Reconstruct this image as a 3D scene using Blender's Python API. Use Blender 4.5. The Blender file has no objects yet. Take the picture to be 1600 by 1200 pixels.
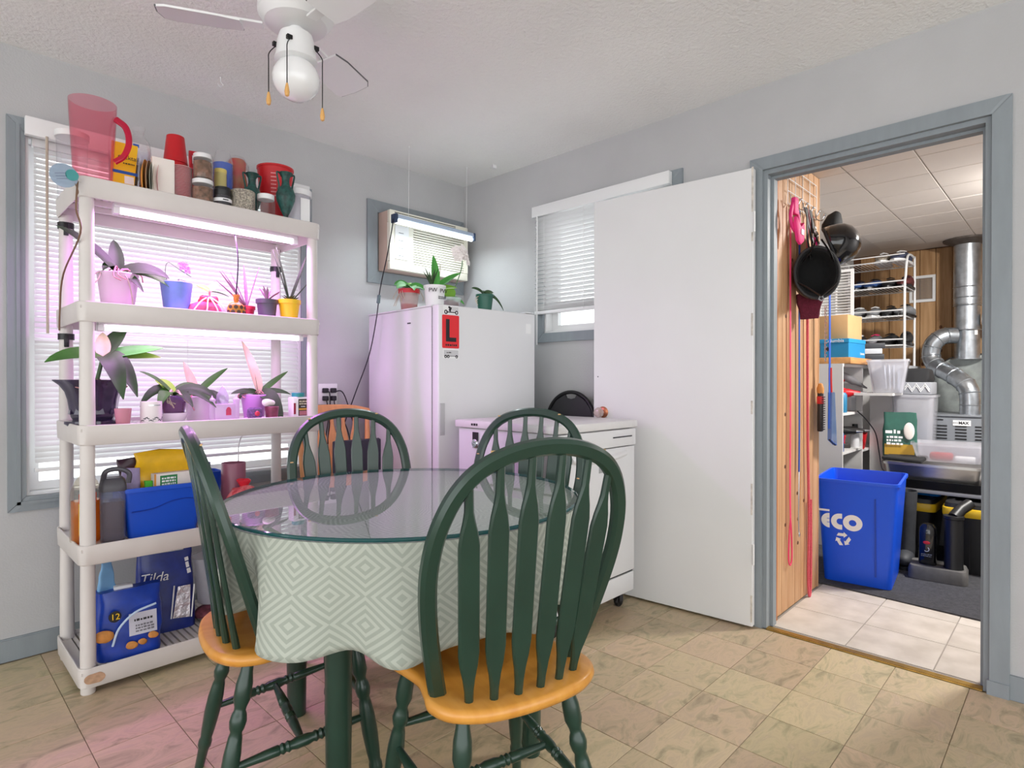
import bpy, bmesh, math, random
from mathutils import Vector, Matrix, noise
random.seed(7)
SC = bpy.context.scene
C = SC.collection
PI = math.pi
def R(a): return math.radians(a)

# ------------------------------------------------------------------ camera
cam_d = bpy.data.cameras.new('camera'); cam = bpy.data.objects.new('camera', cam_d); C.objects.link(cam)
cam_d.sensor_width = 36; cam_d.lens = 923 * 36 / 1600; cam_d.clip_start = 0.05
_r = Vector((0.694117, -0.719862, 0.000541)); _u = Vector((0.0035096, 0.0041362, 0.999985)); _f = Vector((0.719854, 0.694105, -0.0053974))
cam.matrix_world = Matrix(((_r.x, _u.x, -_f.x, 0), (_r.y, _u.y, -_f.y, 0), (_r.z, _u.z, -_f.z, 1.11), (0, 0, 0, 1)))
SC.camera = cam
# ------------------------------------------------------------------ sky, lights, exposure
W = bpy.data.worlds.new('overcast_sky'); SC.world = W; W.use_nodes = True
bg = W.node_tree.nodes['Background']; bg.inputs[0].default_value = (0.965, 0.985, 1.0, 1); bg.inputs[1].default_value = 1.0
def area(name, loc, rot, sx, sy, power, col=(1, 1, 1), spread=180):
    l = bpy.data.lights.new(name, 'AREA'); l.shape = 'RECTANGLE'; l.size = sx; l.size_y = sy; l.energy = power; l.color = col
    l.spread = R(spread)
    o = bpy.data.objects.new(name, l); C.objects.link(o); o.location = loc; o.rotation_euler = [R(a) for a in rot]; return o
VS = SC.view_settings
VS.view_transform = 'Standard'; VS.look = 'None'; VS.gamma = 1; VS.use_curve_mapping = False
VS.exposure = 1.5
SC.cycles.transparent_max_bounces = 32

# ------------------------------------------------------------------ materials
MT = {}
def srgb(c):
    return tuple(((v / 255 / 12.92) if v / 255 <= 0.04045 else ((v / 255 + 0.055) / 1.055) ** 2.4) for v in c)
def mat(name, col, rough=0.5, metal=0.0, var=0.0, vs=8.0, bump=0.0, bs=60.0, stretch=(1, 1, 1), col2=None, rnd=0.0, emit=0.0, spec=0.5, sub=0.0, coat=0.0):
    if name in MT: return MT[name]
    m = bpy.data.materials.new(name); m.use_nodes = True; nt = m.node_tree; N = nt.nodes; L = nt.links
    b = N['Principled BSDF']; c = srgb(col)
    b.inputs['Base Color'].default_value = (*c, 1); b.inputs['Roughness'].default_value = rough; b.inputs['Metallic'].default_value = metal
    b.inputs['Specular IOR Level'].default_value = spec
    if coat: b.inputs['Coat Weight'].default_value = coat; b.inputs['Coat Roughness'].default_value = 0.1
    if emit:
        b.inputs['Emission Color'].default_value = (*c, 1); b.inputs['Emission Strength'].default_value = emit
    tc = None
    if var or bump:
        tc = N.new('ShaderNodeTexCoord'); mp = N.new('ShaderNodeMapping'); L.new(tc.outputs['Object'], mp.inputs[0]); mp.inputs['Scale'].default_value = stretch
    outc = None
    if var:
        nz = N.new('ShaderNodeTexNoise'); nz.inputs['Scale'].default_value = vs; nz.inputs['Detail'].default_value = 5; L.new(mp.outputs[0], nz.inputs['Vector'])
        if rnd:
            oi = N.new('ShaderNodeObjectInfo'); va = N.new('ShaderNodeVectorMath'); va.operation = 'SCALE'; va.inputs[0].default_value = (37, 53, 71)
            L.new(oi.outputs['Random'], va.inputs['Scale']); vd = N.new('ShaderNodeVectorMath'); vd.operation = 'ADD'
            L.new(mp.outputs[0], vd.inputs[0]); L.new(va.outputs[0], vd.inputs[1]); L.new(vd.outputs[0], nz.inputs['Vector'])
        cr = N.new('ShaderNodeValToRGB'); L.new(nz.outputs['Fac'], cr.inputs[0])
        c2 = srgb(col2) if col2 else tuple(max(0, v * (1 - var)) for v in c)
        c3 = c if col2 else tuple(min(1, v * (1 + var * 0.6)) for v in c)
        cr.color_ramp.elements[0].position = 0.32; cr.color_ramp.elements[1].position = 0.68
        cr.color_ramp.elements[0].color = (*c2, 1); cr.color_ramp.elements[1].color = (*c3, 1)
        outc = cr.outputs[0]
    if rnd:
        if outc is None:
            rgb = N.new('ShaderNodeRGB'); rgb.outputs[0].default_value = (*c, 1); outc = rgb.outputs[0]; oi = N.new('ShaderNodeObjectInfo')
        hs = N.new('ShaderNodeHueSaturation'); L.new(outc, hs.inputs['Color'])
        mr = N.new('ShaderNodeMapRange'); mr.inputs[3].default_value = 1 - rnd; mr.inputs[4].default_value = 1 + rnd; L.new(oi.outputs['Random'], mr.inputs[0]); L.new(mr.outputs[0], hs.inputs['Value'])
        outc = hs.outputs[0]
    if outc is not None: L.new(outc, b.inputs['Base Color'])
    if bump:
        nb = N.new('ShaderNodeTexNoise'); nb.inputs['Scale'].default_value = bs; nb.inputs['Detail'].default_value = 3; L.new(mp.outputs[0], nb.inputs['Vector'])
        bp = N.new('ShaderNodeBump'); bp.inputs['Strength'].default_value = bump; bp.inputs['Distance'].default_value = 0.01; L.new(nb.outputs['Fac'], bp.inputs['Height']); L.new(bp.outputs[0], b.inputs['Normal'])
    MT[name] = m; return m
def clear(name, tint, diff=0.0, dcol=None, rough=0.03, ior=1.45):
    """clear or cloudy glass and plastic: see-through, with a Fresnel gloss and an optional cloudy share"""
    if name in MT: return MT[name]
    m = bpy.data.materials.new(name); m.use_nodes = True; nt = m.node_tree; N = nt.nodes; L = nt.links
    N.remove(N['Principled BSDF']); out = N['Material Output']
    t = N.new('ShaderNodeBsdfTransparent'); t.inputs[0].default_value = (*srgb(tint), 1); cur = t.outputs[0]
    if diff:
        d = N.new('ShaderNodeBsdfDiffuse'); d.inputs[0].default_value = (*srgb(dcol or tint), 1)
        tl = N.new('ShaderNodeBsdfTranslucent'); tl.inputs[0].default_value = (*srgb(dcol or tint), 1)
        mm = N.new('ShaderNodeMixShader'); mm.inputs[0].default_value = 0.4; L.new(d.outputs[0], mm.inputs[1]); L.new(tl.outputs[0], mm.inputs[2])
        mx = N.new('ShaderNodeMixShader'); mx.inputs[0].default_value = diff; L.new(cur, mx.inputs[1]); L.new(mm.outputs[0], mx.inputs[2]); cur = mx.outputs[0]
    g = N.new('ShaderNodeBsdfGlossy'); g.inputs['Roughness'].default_value = rough
    fr = N.new('ShaderNodeFresnel'); fr.inputs[0].default_value = ior
    ge = N.new('ShaderNodeNewGeometry'); iv = N.new('ShaderNodeMath'); iv.operation = 'SUBTRACT'; iv.inputs[0].default_value = 1.0; L.new(ge.outputs['Backfacing'], iv.inputs[1])
    fm = N.new('ShaderNodeMath'); fm.operation = 'MULTIPLY'; L.new(fr.outputs[0], fm.inputs[0]); L.new(iv.outputs[0], fm.inputs[1])
    ms = N.new('ShaderNodeMixShader'); L.new(fm.outputs[0], ms.inputs[0]); L.new(cur, ms.inputs[1]); L.new(g.outputs[0], ms.inputs[2]); L.new(ms.outputs[0], out.inputs[0])
    MT[name] = m; return m
def translucent(name, col, share=0.5, rough=0.5):
    if name in MT: return MT[name]
    m = bpy.data.materials.new(name); m.use_nodes = True; nt = m.node_tree; N = nt.nodes; L = nt.links
    b = N['Principled BSDF']; b.inputs['Base Color'].default_value = (*srgb(col), 1); b.inputs['Roughness'].default_value = rough
    tl = N.new('ShaderNodeBsdfTranslucent'); tl.inputs[0].default_value = (*srgb(col), 1)
    mx = N.new('ShaderNodeMixShader'); mx.inputs[0].default_value = share; L.new(b.outputs[0], mx.inputs[1]); L.new(tl.outputs[0], mx.inputs[2]); L.new(mx.outputs[0], N['Material Output'].inputs[0])
    MT[name] = m; return m

# ------------------------------------------------------------------ geometry: every shape is (verts, faces)
def join(*gs):
    V, F = [], []
    for v, f in gs:
        n = len(V); V += list(v); F += [[i + n for i in q] for q in f]
    return V, F
def xf(g, loc=(0, 0, 0), rot=(0, 0, 0), sc=(1, 1, 1)):
    if isinstance(sc, (int, float)): sc = (sc,) * 3
    Mx = Matrix.Translation(loc) @ Matrix.Rotation(R(rot[2]), 4, 'Z') @ Matrix.Rotation(R(rot[1]), 4, 'Y') @ Matrix.Rotation(R(rot[0]), 4, 'X') @ Matrix.Diagonal((*sc, 1))
    return [tuple(Mx @ Vector(v)) for v in g[0]], g[1]
def box(x0, x1, y0, y1, z0, z1, b=0.0, seg=2):
    v = [(x, y, z) for x in (x0, x1) for y in (y0, y1) for z in (z0, z1)]
    f = [[0, 1, 3, 2], [4, 6, 7, 5], [0, 4, 5, 1], [2, 3, 7, 6], [0, 2, 6, 4], [1, 5, 7, 3]]
    if not b: return v, f
    bm = bmesh.new(); vs = [bm.verts.new(p) for p in v]; [bm.faces.new([vs[i] for i in q]) for q in f]
    bmesh.ops.bevel(bm, geom=list(bm.edges), offset=b, segments=seg, profile=0.5, affect='EDGES')
    bm.verts.index_update(); r = ([tuple(q.co) for q in bm.verts], [[q.index for q in fc.verts] for fc in bm.faces]); bm.free(); return r
def cbox(cx, cy, z0, w, d, h, b=0.0, seg=2): return box(cx - w / 2, cx + w / 2, cy - d / 2, cy + d / 2, z0, z0 + h, b, seg)
def rings(rs, cap0=True, cap1=True, closed=False):
    """stack of equal-count rings -> skin"""
    n = len(rs[0]); V = [p for r in rs for p in r]; F = []
    m = len(rs)
    for k in range(m if closed else m - 1):
        a, b = k * n, ((k + 1) % m) * n
        for i in range(n):
            j = (i + 1) % n; F.append([a + i, a + j, b + j, b + i])
    if not closed:
        if cap0: F.append(list(range(n))[::-1])
        if cap1: F.append([(m - 1) * n + i for i in range(n)])
    return V, F
def lathe(pr, n=20, c=(0, 0)):
    rs = [[(c[0] + max(r, 1e-4) * math.cos(2 * PI * i / n), c[1] + max(r, 1e-4) * math.sin(2 * PI * i / n), z) for i in range(n)] for r, z in pr]
    return rings(rs, pr[0][0] < 1e-3, pr[-1][0] < 1e-3)
def rrect(w, d, r, n=4, c=(0, 0)):
    p = []
    for sx, sy, a0 in ((1, 1, 0), (-1, 1, 90), (-1, -1, 180), (1, -1, 270)):
        for k in range(n + 1):
            a = R(a0 + 90 * k / n); p.append((c[0] + sx * (w / 2 - r) + r * math.cos(a), c[1] + sy * (d / 2 - r) + r * math.sin(a)))
    return p
def rtub(w0, d0, w1, d1, h, r=0.03, t=0.003, z=0.0, lip=0.0, floor_t=None, c=(0, 0)):
    """open tub with rounded corners, walls of thickness t, optional turned rim"""
    q = lambda w, d, zz, rr=r: [(x, y, zz) for x, y in rrect(w, d, rr, c=c)]
    ft = floor_t or t; rs = [q(w0, d0, z), q(w1, d1, z + h - (0.015 if lip else 0))]
    if lip: rs += [q(w1 + 2 * lip, d1 + 2 * lip, z + h - 0.015, r + lip), q(w1 + 2 * lip, d1 + 2 * lip, z + h, r + lip)]
    else: rs += []
    rs += [q(w1 - 2 * t, d1 - 2 * t, z + h, max(r - t, 0.002)), q(w0 - 2 * t, d0 - 2 * t, z + ft, max(r - t, 0.002))]
    return rings(rs)
def cr(pts, k=6):
    """Catmull-Rom through points"""
    P = [Vector(p) for p in pts]; out = []
    for i in range(len(P) - 1):
        a = P[i - 1] if i else P[0] * 2 - P[1]; b, c = P[i], P[i + 1]; d = P[i + 2] if i + 2 < len(P) else P[-1] * 2 - P[-2]
        for j in range(k):
            t = j / k; out.append(0.5 * ((2 * b) + (c - a) * t + (2 * a - 5 * b + 4 * c - d) * t * t + (3 * b - a - 3 * c + d) * t ** 3))
    out.append(P[-1]); return out
def tube(pts, r, n=8, flat=1.0):
    P = [Vector(p) for p in pts]; rr = r if isinstance(r, (list, tuple)) else [r] * len(P)
    up = None; rs = []
    for i, p in enumerate(P):
        t = (P[min(i + 1, len(P) - 1)] - P[max(i - 1, 0)]).normalized()
        if up is None:
            up = Vector((0, 0, 1)) if abs(t.z) < 0.9 else Vector((1, 0, 0))
        u = (up - t * up.dot(t)).normalized(); up = u; w = t.cross(u)
        rs.append([tuple(p + (u * math.cos(2 * PI * k / n) + w * flat * math.sin(2 * PI * k / n)) * rr[i]) for k in range(n)])
    return rings(rs)
def sweep(pts, secs, nrm):
    """sweep a section of (u in-plane, v along nrm) points along a path lying square to nrm"""
    P = [Vector(p) for p in pts]; nv = Vector(nrm).normalized(); rs = []
    for i, p in enumerate(P):
        t = (P[min(i + 1, len(P) - 1)] - P[max(i - 1, 0)]).normalized(); u = nv.cross(t).normalized()
        s = secs[i] if isinstance(secs[0][0], (list, tuple)) else secs
        rs.append([tuple(p + u * a + nv * b) for a, b in s])
    return rings(rs)
def chsec(w, d, c=0.2):
    """chamfered rectangle section"""
    e = min(w, d) * c; a, b = w / 2, d / 2
    return [(a, -b + e), (a, b - e), (a - e, b), (-a + e, b), (-a, b - e), (-a, -b + e), (-a + e, -b), (a - e, -b)]
def prism(poly, z0, z1, inset=0.0):
    n = len(poly); cx = sum(p[0] for p in poly) / n; cy = sum(p[1] for p in poly) / n
    q = lambda s, z: [(cx + (x - cx) * s, cy + (y - cy) * s, z) for x, y in poly]
    if inset: return rings([q(1 - inset, z0), q(1, z0 + (z1 - z0) * 0.2), q(1, z0 + (z1 - z0) * 0.8), q(1 - inset, z1)])
    return rings([q(1, z0), q(1, z1)])
def ball(r, c=(0, 0, 0), s=(1, 1, 1), n=16, m=10):
    rs = [[(c[0] + s[0] * r * math.sin(PI * (k + 0.02) / (m + 0.04)) * math.cos(2 * PI * i / n), c[1] + s[1] * r * math.sin(PI * (k + 0.02) / (m + 0.04)) * math.sin(2 * PI * i / n), c[2] + s[2] * r * -math.cos(PI * (k + 0.02) / (m + 0.04))) for i in range(n)] for k in range(m + 1)]
    return rings(rs)
def rough_up(g, amp, sc=20.0, seed=0):
    o = Vector((seed * 3.7, seed * 1.3, seed * 2.1)); out = []
    for v in g[0]:
        w = Vector(v); d = noise.noise_vector(w * sc + o); out.append(tuple(w + d * amp))
    return out, g[1]
def leaf(base, az, L, w, elev=45, droop=0.5, fold=0.18, n=8, th=0.0014, twist=0.0, blunt=0.75, face=None):
    """one leaf: arched blade with a mid-rib fold and real thickness"""
    b = Vector(base); h = Vector((math.cos(R(az)), math.sin(R(az)), 0)); e = R(elev); P = []
    for i in range(n + 1):
        t = i / n; P.append(b + h * (L * t * math.cos(e)) + Vector((0, 0, L * (math.sin(e) * t - droop * t * t))))
    rs = []
    for i, p in enumerate(P):
        t = i / n; tg = (P[min(i + 1, n)] - P[max(i - 1, 0)]).normalized(); s = Vector((-math.sin(R(az)), math.cos(R(az)), 0)); nn = tg.cross(s).normalized()
        if nn.z < 0 and elev < 90: nn = -nn
        k = face if face is not None else (0.9 if w > 0.026 else 0.0)
        if k:
            v = Vector((-0.35, -0.94, 0)); v = v - tg * v.dot(tg); nn = (nn + v * k).normalized(); s = nn.cross(tg).normalized()
        if twist:
            q = Matrix.Rotation(R(twist) * t, 3, tg); s = q @ s; nn = q @ nn
        ww = w / 2 * (math.sin(PI * min(1, 0.06 + 0.94 * t ** blunt)) ** 0.7 if t < 1 else 0.02) + 0.0008
        if i == 0: ww = w * 0.12
        top = [p + s * (ww * k) + nn * (abs(k) * ww * fold * 2) for k in (-1, -0.5, 0, 0.5, 1)]
        rs.append([tuple(q) for q in top] + [tuple(q - nn * th) for q in reversed(top)])
    return rings(rs)
def bag(w, d, h, top_d=0.01, top_w=1.0, bulge=0.12, seed=1, n=28, m=12, amp=0.006, flatbase=True, lean=0.0):
    """soft standing pouch: full at the base, pinched towards the top seam"""
    rs = []
    for k in range(m + 1):
        t = k / m; dd = d * (1 - t) ** 0.8 + top_d * (1 - (1 - t) ** 0.8); ww = w * (1 + (top_w - 1) * t); b = 1 + bulge * math.sin(PI * min(1, t * 1.25)) * (1 - t)
        rs.append([(b * ww / 2 * abs(math.cos(a)) ** 0.35 * (1 if math.cos(a) > 0 else -1), b * dd / 2 * abs(math.sin(a)) ** 0.6 * (1 if math.sin(a) > 0 else -1) + lean * t, h * t) for a in [2 * PI * i / n + 0.01 for i in range(n)]])
    g = rings(rs); out = []
    for v in g[0]:
        q = noise.noise_vector(Vector(v) * 16 + Vector((seed * 5, 0, 0))) * amp
        if v[2] < 0.002: q = Vector((0, 0, 0))
        out.append((v[0] + q.x, v[1] + q.y, max(0, v[2] + q.z)))
    return out, g[1]

# ------------------------------------------------------------------ objects
def obj(name, g, m, parent=None, smooth=38, loc=None, rot=None, label=None):
    me = bpy.data.meshes.new(name); me.from_pydata([tuple(v) for v in g[0]], [], g[1])
    bm = bmesh.new(); bm.from_mesh(me); bmesh.ops.recalc_face_normals(bm, faces=bm.faces); bm.to_mesh(me); bm.free()
    if smooth:
        me.shade_smooth(); me.set_sharp_from_angle(angle=R(smooth))
    me.materials.append(m if not isinstance(m, str) else MT[m]); me.update()
    o = bpy.data.objects.new(name, me); C.objects.link(o)
    if parent is not None: o.parent = parent
    if loc: o.location = loc
    if rot: o.rotation_euler = [R(a) for a in rot]
    if label: o['label'] = label
    return o
def tag(o, label, cat, group=None):
    o['label'] = label; o['category'] = cat
    if group: o['group'] = group
    return o
def thing(name, label, cat, loc=(0, 0, 0), rot=0, group=None):
    o = bpy.data.objects.new(name, None); C.objects.link(o); o.empty_display_size = 0.05
    o.location = loc; o.rotation_euler = (0, 0, R(rot)); return tag(o, label, cat, group)
def struct(o): o['kind'] = 'structure'; return o
def clone(o, parent=None, loc=None, rotz=None, label=None):
    c = o.copy(); C.objects.link(c)
    if parent is not None: c.parent = parent
    if loc is not None: c.location = loc
    if rotz is not None: c.rotation_euler = (0, 0, R(rotz))
    if label: c['label'] = label
    for ch in list(o.children): clone(ch, c)
    return c
def text(s, size, m, parent, loc, rot, name='lettering', ext=0.0004, sx=1.0, bold=0.0, align='CENTER', shear=0.0):
    cu = bpy.data.curves.new('t', 'FONT'); cu.body = s; cu.size = size; cu.extrude = ext; cu.align_x = align; cu.align_y = 'CENTER'; cu.offset = bold; cu.shear = shear; cu.resolution_u = 4
    t = bpy.data.objects.new('t', cu); C.objects.link(t); bpy.context.view_layer.update()
    me = bpy.data.meshes.new_from_object(t.evaluated_get(bpy.context.evaluated_depsgraph_get())); bpy.data.objects.remove(t); bpy.data.curves.remove(cu)
    me.name = name; me.materials.clear(); me.materials.append(MT[m] if isinstance(m, str) else m)
    o = bpy.data.objects.new(name, me); C.objects.link(o); o.parent = parent; o.location = loc; o.rotation_euler = [R(a) for a in rot]; o.scale = (sx, 1, 1); return o
def small_print(w, h, rows, m, parent, loc, rot, seed=1, name='small_print'):
    """rows of illegibly small print: short dashes standing in the local XZ plane, facing -Y"""
    rd = random.Random(seed); gs = []; rh = h / rows
    for r in range(rows):
        x = -w / 2
        while x < w / 2 - rh * .3:
            L = min(rd.uniform(.3, 1.1) * rh, w / 2 - x); z = -h / 2 + r * rh; gs.append(box(x, x + L, -.0004, 0, z + rh * .15, z + rh * rd.uniform(.65, .85))); x += L + rh * .22
    return obj(name, join(*gs), m, parent, 0, loc, rot)
FRONT = (90, 0, 0)      # writing that faces -Y
SIDE = (90, 0, -90)     # writing that faces -X
# ------------------------------------------------------------------ shared materials
mat('wall_paint', (186, 186, 187), 0.75, var=0.05, vs=3, bump=0.12, bs=140)
mat('ceiling_paint', (240, 240, 238), 0.9, var=0.03, vs=2, bump=0.5, bs=70)
mat('trim_paint', (138, 146, 151), 0.5, var=0.06, vs=9, bump=0.06, bs=40, stretch=(3, 3, 0.6))
mat('chipped_wood', (206, 200, 190), 0.7, var=0.3, vs=40)
mat('white_paint', (226, 226, 226), 0.45, var=0.02, vs=3)
def vinyl_mat():
    m = bpy.data.materials.new('vinyl'); m.use_nodes = True; N = m.node_tree.nodes; L = m.node_tree.links; b = N['Principled BSDF']; b.inputs['Roughness'].default_value = .42
    tc = N.new('ShaderNodeTexCoord'); oi = N.new('ShaderNodeObjectInfo'); sc = N.new('ShaderNodeVectorMath'); sc.operation = 'SCALE'; sc.inputs[0].default_value = (37, 53, 71); L.new(oi.outputs['Random'], sc.inputs['Scale'])
    ad = N.new('ShaderNodeVectorMath'); ad.operation = 'ADD'; L.new(tc.outputs['Object'], ad.inputs[0]); L.new(sc.outputs[0], ad.inputs[1])
    mp = N.new('ShaderNodeMapping'); mp.inputs['Rotation'].default_value = (0, 0, R(35)); mp.inputs['Scale'].default_value = (1, 2.1, 1); L.new(ad.outputs[0], mp.inputs[0])
    nz = N.new('ShaderNodeTexNoise'); nz.inputs['Scale'].default_value = 7; nz.inputs['Detail'].default_value = 8; nz.inputs['Roughness'].default_value = .62; nz.inputs['Distortion'].default_value = 1.3; L.new(mp.outputs[0], nz.inputs['Vector'])
    r = N.new('ShaderNodeValToRGB'); L.new(nz.outputs['Fac'], r.inputs[0]); e = r.color_ramp.elements
    e[0].position = .28; e[0].color = (*srgb((146, 132, 106)), 1); e[1].position = .76; e[1].color = (*srgb((212, 184, 160)), 1)
    for p_, c_ in ((.42, (180, 164, 132)), (.52, (200, 178, 146)), (.62, (188, 168, 140))): q = e.new(p_); q.color = (*srgb(c_), 1)
    hs = N.new('ShaderNodeHueSaturation'); L.new(r.outputs[0], hs.inputs['Color']); mr = N.new('ShaderNodeMapRange'); mr.inputs[3].default_value = .9; mr.inputs[4].default_value = 1.06; L.new(oi.outputs['Random'], mr.inputs[0]); L.new(mr.outputs[0], hs.inputs['Value'])
    m2 = N.new('ShaderNodeMapRange'); m2.inputs[3].default_value = .487; m2.inputs[4].default_value = .515; wn = N.new('ShaderNodeTexWhiteNoise'); wn.noise_dimensions = '1D'; L.new(oi.outputs['Random'], wn.inputs['W']); L.new(wn.outputs['Value'], m2.inputs[0]); L.new(m2.outputs[0], hs.inputs['Hue'])
    L.new(hs.outputs[0], b.inputs['Base Color']); bp = N.new('ShaderNodeBump'); bp.inputs['Strength'].default_value = .08; bp.inputs['Distance'].default_value = .01; L.new(nz.outputs['Fac'], bp.inputs['Height']); L.new(bp.outputs[0], b.inputs['Normal']); MT['vinyl'] = m
vinyl_mat()
mat('vinyl_joint', (150, 134, 110), 0.6)
mat('utility_tile', (214, 206, 196), 0.45, var=0.12, vs=9, col2=(192, 183, 172), rnd=0.03)
mat('tile_grout', (160, 152, 142), 0.8)
mat('brass', (176, 140, 70), 0.4, 0.8, var=0.2, vs=30)
mat('white_plastic', (232, 232, 232), 0.4)
mat('shelf_plastic', (214, 208, 204), 0.45, var=0.05, vs=6)
mat('black_plastic', (24, 24, 26), 0.4)
mat('black_metal', (22, 22, 24), 0.35, 0.3)
mat('dark_grey', (52, 52, 58), 0.5)
mat('chrome', (205, 208, 212), 0.2, 1.0)
mat('steel', (190, 188, 184), 0.28, 1.0, var=0.08, vs=4)
mat('galvanised', (188, 194, 200), 0.3, 0.9, var=0.22, vs=22)
mat('black_cord', (26, 24, 34), 0.5)
mat('pine', (206, 164, 122), 0.5, var=0.28, vs=4, col2=(186, 138, 96), stretch=(9, 9, 0.7), rnd=0.06)
mat('panel_pine', (184, 146, 104), 0.55, var=0.25, vs=4, col2=(150, 110, 68), stretch=(9, 9, 0.7), rnd=0.06)
mat('knot', (96, 58, 30), 0.6)
mat('soil', (70, 48, 34), 0.95, var=0.4, vs=60, bump=0.6, bs=90)
mat('bark', (128, 78, 62), 0.9, var=0.45, vs=50, bump=0.6, bs=60)
mat('ink', (28, 26, 30), 0.6)
mat('print_white', (240, 240, 240), 0.5)
mat('red_plastic', (196, 22, 32), 0.4)
mat('blue_plastic', (18, 78, 198), 0.38)
mat('yellow_plastic', (240, 196, 30), 0.4)
mat('leaf', (62, 112, 46), 0.55, var=0.3, vs=12, spec=0.3, rnd=0.08)
mat('leaf_dark', (58, 84, 52), 0.55, var=0.3, vs=12, spec=0.3, rnd=0.08)
mat('leaf_lime', (128, 178, 58), 0.55, var=0.25, vs=10, rnd=0.06)
mat('leaf_bright', (76, 160, 66), 0.55, var=0.3, vs=10, rnd=0.06)
mat('leaf_pale', (196, 184, 150), 0.55, var=0.2, vs=14)
mat('root', (190, 176, 158), 0.7, var=0.2, vs=30)
mat('root_pink', (198, 140, 140), 0.7, var=0.3, vs=30)
translucent('slat', (238, 238, 238), 0.30)
clear('pane', (250, 252, 252), ior=1.35)
clear('clear_plastic', (254, 254, 255), 0.03, (240, 240, 245), 0.08)
clear('cloudy_plastic', (250, 250, 252), 0.35, (240, 240, 245), 0.15)
clear('jar_glass', (250, 252, 252), 0.03, (230, 235, 235))

WA, WB, H = 3.055, 2.692, 2.437     # wall_left face (y), wall_right face (x), ceiling
def holed(u0, u1, z0, z1, holes):
    """rectangles that cover a wall except its openings (u0,u1,z0,z1)"""
    us = sorted({u0, u1, *[h[0] for h in holes], *[h[1] for h in holes]}); zs = sorted({z0, z1, *[h[2] for h in holes], *[h[3] for h in holes]}); r = []
    for a, b in zip(us, us[1:]):
        run = None
        for c, d in zip(zs, zs[1:]):
            if any(h[0] <= a and b <= h[1] and h[2] <= c and d <= h[3] for h in holes):
                if run: r.append((a, b, *run)); run = None
            else: run = (run[0], d) if run else (c, d)
        if run: r.append((a, b, *run))
    return r
# room floor: slab with nine-inch vinyl tiles laid on it
fl = struct(obj('floor', box(-3.4, WB + 0.02, -3.4, WA + 0.1, -0.12, -0.003), 'vinyl_joint', smooth=0))
ts = 0.2286; tg = box(0.0012, ts - 0.0012, 0.0012, ts - 0.0012, -0.003, 0.0, 0.0007, 1); t0 = None
for i in range(18):
    for j in range(18):
        x, y = 2.68 - ts * (i + 1) + 0.0, 0.287 - ts * 4 + ts * j
        if y + ts > WA + 0.2: continue
        dep = 0.72 * (x + 0.11) + 0.694 * (y + 0.11); lat = 0.694 * (x + 0.11) - 0.72 * (y + 0.11)
        if dep < 1.45 or abs(lat) > 0.95 * dep + 0.25: continue
        if t0 is None: t0 = obj('tile', tg, 'vinyl', fl, smooth=0, loc=(x, y, 0))
        else: clone(t0, fl, (x, y, 0))
struct(obj('ceiling', box(-3.4, WB + 0.12, -3.4, WA + 0.12, H, H + 0.1), 'ceiling_paint', smooth=0))
W1 = (0.352, 1.515, 0.645, 2.10); W2 = (1.475, 2.325, 1.395, 2.105); DR = (0.232, 1.03, -0.12, 2.052)
struct(obj('wall_left', join(*[box(a, b, WA, WA + 0.13, c, d) for a, b, c, d in holed(-3.4, WB + 0.13, -0.12, H, [W1])]), 'wall_paint', smooth=0))
struct(obj('wall_right', join(*[box(WB, WB + 0.12, a, b, c, d) for a, b, c, d in holed(-3.4, WA, -0.12, H, [W2, DR])]), 'wall_paint', smooth=0))
struct(obj('baseboard_left', join(box(-3.4, WB, WA - 0.012, WA - 0.0005, 0, 0.085), box(-3.4, WB, WA - 0.008, WA - 0.0005, 0.085, 0.09)), 'trim_paint', smooth=0))
struct(obj('baseboard_right', join(box(WB - 0.012, WB - 0.0005, -3.4, 0.183, 0, 0.085), box(WB - 0.012, WB - 0.0005, 1.09, WA - 0.012, 0, 0.085)), 'trim_paint', smooth=0))

def casing(name, u0, u1, z0, z1, ow, depth, place, bottom=True, parent=None):
    """mitred casing round an opening: one board per side"""
    def board(poly): 
        a = [(u, 0, z) for u, z in poly]; b = [(u, depth, z) for u, z in poly]; c2 = sum(p[0] for p in poly) / 4, sum(p[1] for p in poly) / 4
        c = [(c2[0] + (u - c2[0]) * 0.97, depth + 0.002, c2[1] + (z - c2[1]) * 0.995) for u, z in poly]
        return rings([a, b, c])
    O = (u0 - ow, u1 + ow, z0 - (ow if bottom else 0), z1 + ow)
    bs = [[(O[0], O[2]), (u0, z0), (u0, z1), (O[0], O[3])], [(u1, z0), (O[1], O[2]), (O[1], O[3]), (u1, z1)], [(u0, z1), (u1, z1), (O[1], O[3]), (O[0], O[3])]]
    if bottom: bs.append([(O[0], O[2]), (O[1], O[2]), (u1, z0), (u0, z0)])
    for p in bs: obj('casing_board', place(board(p)), 'trim_paint', parent, smooth=0)
onA = lambda g: ([(u, WA - d, z) for u, d, z in g[0]], g[1])
onB = lambda g: ([(WB - d, u, z) for u, d, z in g[0]], g[1])

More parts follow.
